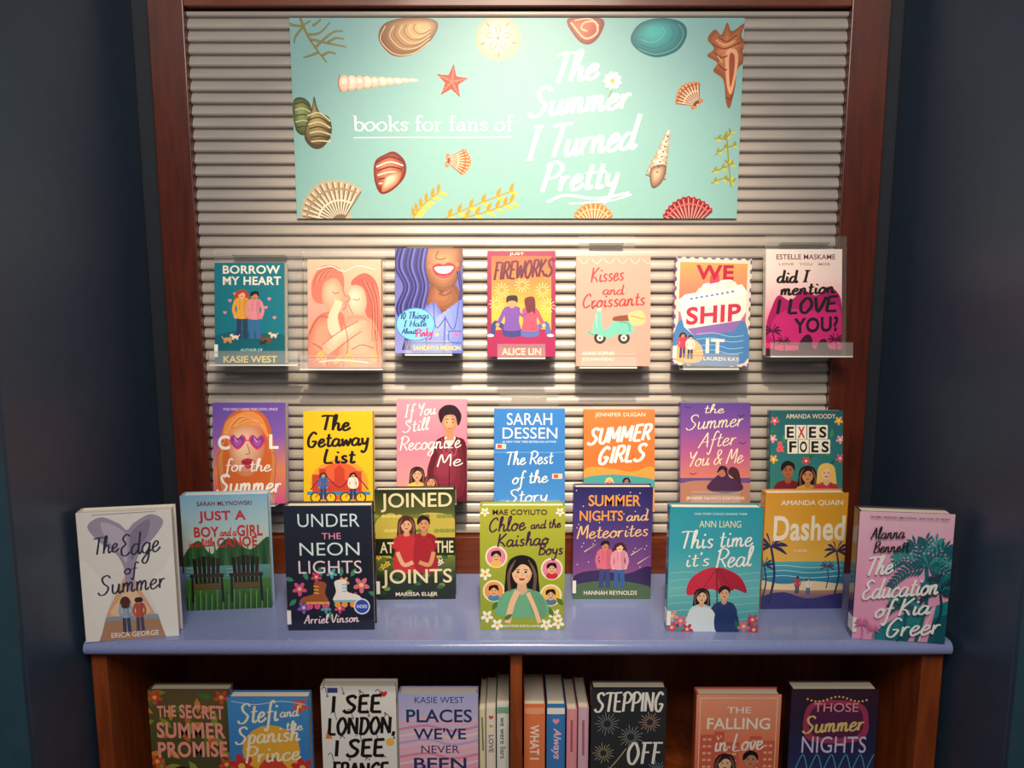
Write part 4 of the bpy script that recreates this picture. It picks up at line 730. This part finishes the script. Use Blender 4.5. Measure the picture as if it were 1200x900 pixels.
a.T('DRAMA, FEARLESS, EMOTIONAL, AND FULL OF HEART',1014,604,1108,606.5,'#3a2a3a')
counter_book(a,(998,748),(1107,754),(1064,601),'pink and teal book with a large palm, rightmost on the countertop','#3a2a3a',.032,True)

# --- shelf books
def shelf_book(a,Y,label,spine,t=.026,gloss=True):
    x0,y0,x1,y1=a.r; xc=(x0+x1)/2; p=at(x0,y0+20,Y); q=at(x1,y0+20,Y); h=at(xc,y0,Y).z-SH-.0003
    book(a,q.x-p.x,h,t,((p.x+q.x)/2,Y,SH+.0003),(0,0,0),label,G4,spine,True,False,gloss)
a=Art(174,808,269,944,'#5a4a2c'); a.G(174,808,269,944,['#6a5a34','#54502c','#3f4a26'])
for i in range(44): leaf(a,176+(i*41)%92,812+(i*29)%126,20,8,i*1.3,('#8a963c','#c8682c','#4a7a38','#d88a3a')[i%4])
for x,y in((182,818),(260,818),(180,902),(262,906)): flower(a,x,y,9,'#d2552f','#f2c25a')
portrait(a,208,922,10,'#c98a62','#2a1a16','#d2744a'); portrait(a,238,924,10,'#e8b48c','#8f3a24','#e2a04a')
PK='#f6a08a'
a.T('THE',184,829,206,844,PK,.03,slope=-1); a.T('SECRET',210,827,262,845,PK,.03,slope=2); a.T('SUMMER',182,850,263,871,PK,.03,slope=1); a.T('PROMISE',182,876,264,897,PK,.03,slope=-1)
shelf_book(a,-.232,'brown and green leafy book with coral title, leftmost on the shelf','#4a3f24',.024)
a=Art(267,817,362,955,'#3f86c8'); a.G(267,817,362,955,['#4a94d2','#3f86c8','#2f6fb0'])
a.E(316,884,34,32,'#f0b23a'); flower(a,280,904,15,'#d2342f','#f2c25a',6); flower(a,352,906,13,'#d2342f','#f2c25a',6); a.B([(300,906),(316,892),(334,906),(340,940),(296,940)],'#d8452f'); flower(a,352,828,9,'#e2553f','#f2c25a')
a.L([(272,822),(300,826),(330,822),(358,826)],.9,'#cfe2f2')
YL='#fbf1cf'
a.S('Stefi',278,326,850,826,YL,2.4,slope=-4); a.S('and',328,350,842,830,YL,1.6,slope=-2); a.S('the',334,354,858,847,YL,1.6); a.S('Spanish',274,350,876,855,YL,2.4,slope=-5); a.S('Prince',284,350,900,880,YL,2.4,slope=-5)
shelf_book(a,-.268,'blue book with red flowers and yellow sun, overlapping the leafy book','#2f6fb0',.024)
a=Art(376,804,464,944,'#efece4')
for i in range(44):
    x,y=380+(i*37)%82,808+(i*53)%132
    if i%3==0: a.L([(x-3,y),(x,y-3),(x+3,y)],.9,'#4a4a4a')
    elif i%3==1: a.E(x,y,1.6,1.6,'#8a8a88')
    else: a.L([(x,y-4),(x+2,y+3)],1,'#77756f')
heart(a,450,813,4,'#d2342f'); a.R(384,806,396,812,'#3a4a86'); a.E(456,872,5,5,'#f2c25a'); a.P([(380,868),(384,852),(388,868)],'#e2862f')
a.S('I',386,396,836,816,K,4,font=CAP,slant=.05,cal=.1); a.S('SEE',402,448,836,816,K,4,slope=-1,font=CAP,slant=.05,cal=.1); a.S('LONDON,',383,463,863,843,K,3.6,slope=-2,font=CAP,slant=.05,cal=.1); a.S('I',388,398,890,870,K,4,font=CAP,slant=.05,cal=.1); a.S('SEE',404,450,890,870,K,4,slope=-1,font=CAP,slant=.05,cal=.1); a.S('FRANCE',386,454,916,898,K,3.6,font=CAP,slant=.05,cal=.1)
shelf_book(a,-.25,'white book with bold black hand lettering and doodles','#e3e0d6',.026)
a=Art(467,813,560,952,'#dfe6ee'); a.G(467,813,560,952,['#a9aede','#ccc0e0','#ecc4d8','#ee9fb8','#dc6c92'])
for i in range(11): a.L([(467,850+i*9),(500,845+i*9),(530,852+i*9),(560,846+i*9)],3,('#f4b6c4','#e68aa6','#f6d2d4','#c8a8d4')[i%4])
NV2='#27386a'
a.T('KASIE WEST',486,817,544,825,NV2,.0); a.T('PLACES',476,833,553,850,NV2,.015); a.T("WE'VE",484,857,546,872,NV2,.015); a.T('NEVER',493,880,538,890,NV2,.0); a.T('BEEN',484,896,546,912,NV2,.015)
shelf_book(a,-.252,'lavender and pink cloudy book with navy capital title','#b4b2dc',.026)
a=Art(693,806,781,944,'#2c2f33')
for x,y,r,c in((712,850,15,'#8a9aa0'),(762,848,13,'#c8a08a'),(740,866,15,'#9aa8a2'),(708,886,13,'#c2b08a'),(772,908,13,'#8aa0b0'),(716,914,12,'#b08a9a')):
    for i in range(18): a.L([(x+r*.3*math.cos(i*.35),y+r*.3*math.sin(i*.35)),(x+r*(.8+.2*(i%2))*math.cos(i*.35),y+r*(.8+.2*(i%2))*math.sin(i*.35))],.6,c)
a.L([(693,930),(720,900),(735,880)],1.2,'#b8a88a')
CH='#f1eee6'
a.S('STEPPING',697,778,835,812,CH,2.6,slope=-1,font=CAP,slant=.04,cal=.3); a.S('OFF',736,777,899,873,CH,3.0,font=CAP,slant=.04,cal=.3)
shelf_book(a,-.25,'charcoal book with pale chalk fireworks and white capitals','#24272b',.026)
a=Art(816,814,915,952,'#ea8a64'); a.G(816,814,915,952,['#f0a07c','#ec8a66','#e0704f','#c8523f'])
a.R(820,818,911,819,'#f6cdb0'); a.R(820,818,821,952,'#f6cdb0'); a.R(910,818,911,952,'#f6cdb0')
for x,y,w_ in((822,866,16),(838,862,12),(850,876,18),(880,868,14),(894,874,16)):
    a.R(x,y,x+w_,952,'#d2634a')
    for q in range(5): a.R(x+3,y+5+q*9,x+w_/2-1,y+8+q*9,'#f2b48a'); a.R(x+w_/2+1,y+5+q*9,x+w_-3,y+8+q*9,'#f2b48a')
portrait(a,852,904,10,'#f0c49c','#3a1c1a','#f2e2d2'); portrait(a,882,899,10,'#c98a62','#1c1416','#3a4a6a',0)
a.T('THE',852,830,880,838,CRM,.01); a.T('FALLING',829,844,903,859,CRM,.015); a.S('in Love',838,896,888,866,CRM,2.0,slope=-3)
shelf_book(a,-.25,'coral orange book with couple before apartment buildings','#d2634a',.026)
a=Art(927,808,1029,948,'#2c2440'); a.G(927,808,1029,948,['#3a2030','#2c2440','#26305c','#6a2f6a'])
a.B([(944,836),(960,822),(1004,824),(1018,840),(1012,872),(950,872)],'#a83a5c'); a.B([(950,838),(964,828),(1000,829),(1012,842),(1006,866),(956,866)],'#5a2448')
for i in range(16): a.E(946+i*4.6,820+3*math.sin(i*.6),1.3,1.3,'#f2c25a',n=8)
for i in range(6): a.L([(936+i*17,908),(944+i*17,890),(950+i*17,908)],1.2,'#4fa0b8')
a.T('THOSE',954,825,1006,836,'#f0a0a8',.0); a.S('Summer',942,1014,863,842,'#e8c878',2.3,slope=-4); a.T('NIGHTS',942,867,1018,888,'#d6c8ec',.0)
shelf_book(a,-.25,'dark navy and magenta book with neon sign title, rightmost on the shelf','#2a1622',.032)
# spine-out books
def spine_book(a,Y,label,col):
    x0,y0,x1,y1=a.r; p=at(x0+.3,y0+20,Y); q=at(x1-.3,y0+20,Y); w=q.x-p.x; h=at((x0+x1)/2,y0,Y).z-SH-.0003; D=.112
    o=tag(empty('book',((p.x+q.x)/2,Y,SH+.0003)),label,'book',G4)
    b=.0015
    pr_=[(-w/2,.002),(-w/4,0),(w/4,0),(w/2,.002),(w/2,D),(w/2-b,D),(w/2-b,.004),(-w/2+b,.004),(-w/2+b,D),(-w/2,D)]
    n=len(pr_); v=[(x,y,0) for x,y in pr_]+[(x,y,h) for x,y in pr_]; f=[[i,(i+1)%n,n+(i+1)%n,n+i] for i in range(n)]
    for oo in(0,n): f+=[[oo,oo+7,oo+8,oo+9],[oo,oo+1,oo+2,oo+3,oo+6,oo+7],[oo+3,oo+4,oo+5,oo+6]]
    cv=a.build('cover',o,w,h,M_PRINT,(v,f),col)
    boxes('page_block',[(-w/2+b+.0002,.0042,.002,w/2-b-.0002,D-.003,h-.002)],M_PAGE,o)
    a.letters('lettering',cv,w,h,M_PRINT)
def sp(x0,y0,x1): return Art(x0,y0,x1,y0+124)
a=sp(561.5,832,569); a.L([(565,842),(566,888)],2,'#6a7a5a'); spine_book(a,-.25,'thin cream spine-out book squeezed beside the lavender cloudy book','#e6dfb8')
a=sp(569.5,830,581); a.T('LOVE',572.5,866,578.5,890,'#5a6a86',.02,rot=1); heart(a,575.5,842,3,'#d2453f'); heart(a,575.5,854,2.4,'#e2a03f'); spine_book(a,-.25,'ivory spine-out book with small red heart on its spine','#ece4d4')
a=sp(582,826,596.5); a.T('we were liars',586,842,592.5,896,'#3a4a4a',.01,rot=1); a.R(582.5,829,596,837,'#7fb08a'); spine_book(a,-.25,'white spine-out book with green band, beside the wooden divider','#e4e8e2')
a=sp(614,826,639); a.T('WHAT I',621,852,632,897,'#fbf0e0',.02,rot=1); a.R(615,830,638,838,'#f0a880'); spine_book(a,-.25,'thick orange spine-out book right of the divider','#e8804e')
a=sp(640.5,826,662.5); a.T('Always',646,856,658,897,'#f4c8dc',.02,rot=1,sh=.3); a.R(641,830,662,838,'#f2efe8'); heart(a,651.5,847,4,'#f2a0b8'); spine_book(a,-.25,'blue spine-out book with pink vertical lettering','#3f7fc0')
a=sp(664,832,676.5); a.L([(670,846),(670,890)],3,'#b8566a',1); spine_book(a,-.25,'slim rose pink spine-out book','#e89aa4')
a=sp(677.5,830,690); a.L([(683.5,846),(684,894)],3,'#b0607a',1); spine_book(a,-.25,'pale lilac spine-out book beside the charcoal fireworks book','#d9b2c2')

# ---------------------------------------------------------------- lights, world, camera
def lamp(kind,name,loc,tgt,energy,col,size=.2,**kw):
    l=bpy.data.lights.new(name,kind); l.energy=energy; l.color=col
    if kind=='AREA': l.size=size
    else: l.shadow_soft_size=size
    for k,v in kw.items(): setattr(l,k,v)
    o=bpy.data.objects.new(name,l); C.objects.link(o); o.location=loc
    o.rotation_euler=(Vector(tgt)-Vector(loc)).to_track_quat('-Z','Y').to_euler(); return o
lamp('SPOT','ceiling_spotlight',(0.02,-1.45,2.74),(0.02,0,1.43),245,(1,.81,.57),.05,spot_size=math.radians(40),spot_blend=1.0)
lamp('AREA','fill_area_light',(0,-1.9,2.72),(0,-.1,1.0),35,(1,.9,.79),.9)  # added area fill, lifts what the spotlight cone leaves dim
w=bpy.data.worlds.new('World'); scn.world=w; w.use_nodes=True
w.node_tree.nodes['Background'].inputs[0].default_value=(.88,.9,1,1); w.node_tree.nodes['Background'].inputs[1].default_value=.18
cd=bpy.data.cameras.new('Camera'); cam=bpy.data.objects.new('Camera',cd); C.objects.link(cam); scn.camera=cam
cd.sensor_width=36; cd.lens=36*F/1200; cd.clip_start=.02; cam.location=CAM; cam.rotation_euler=(math.pi/2-PT,0,0)
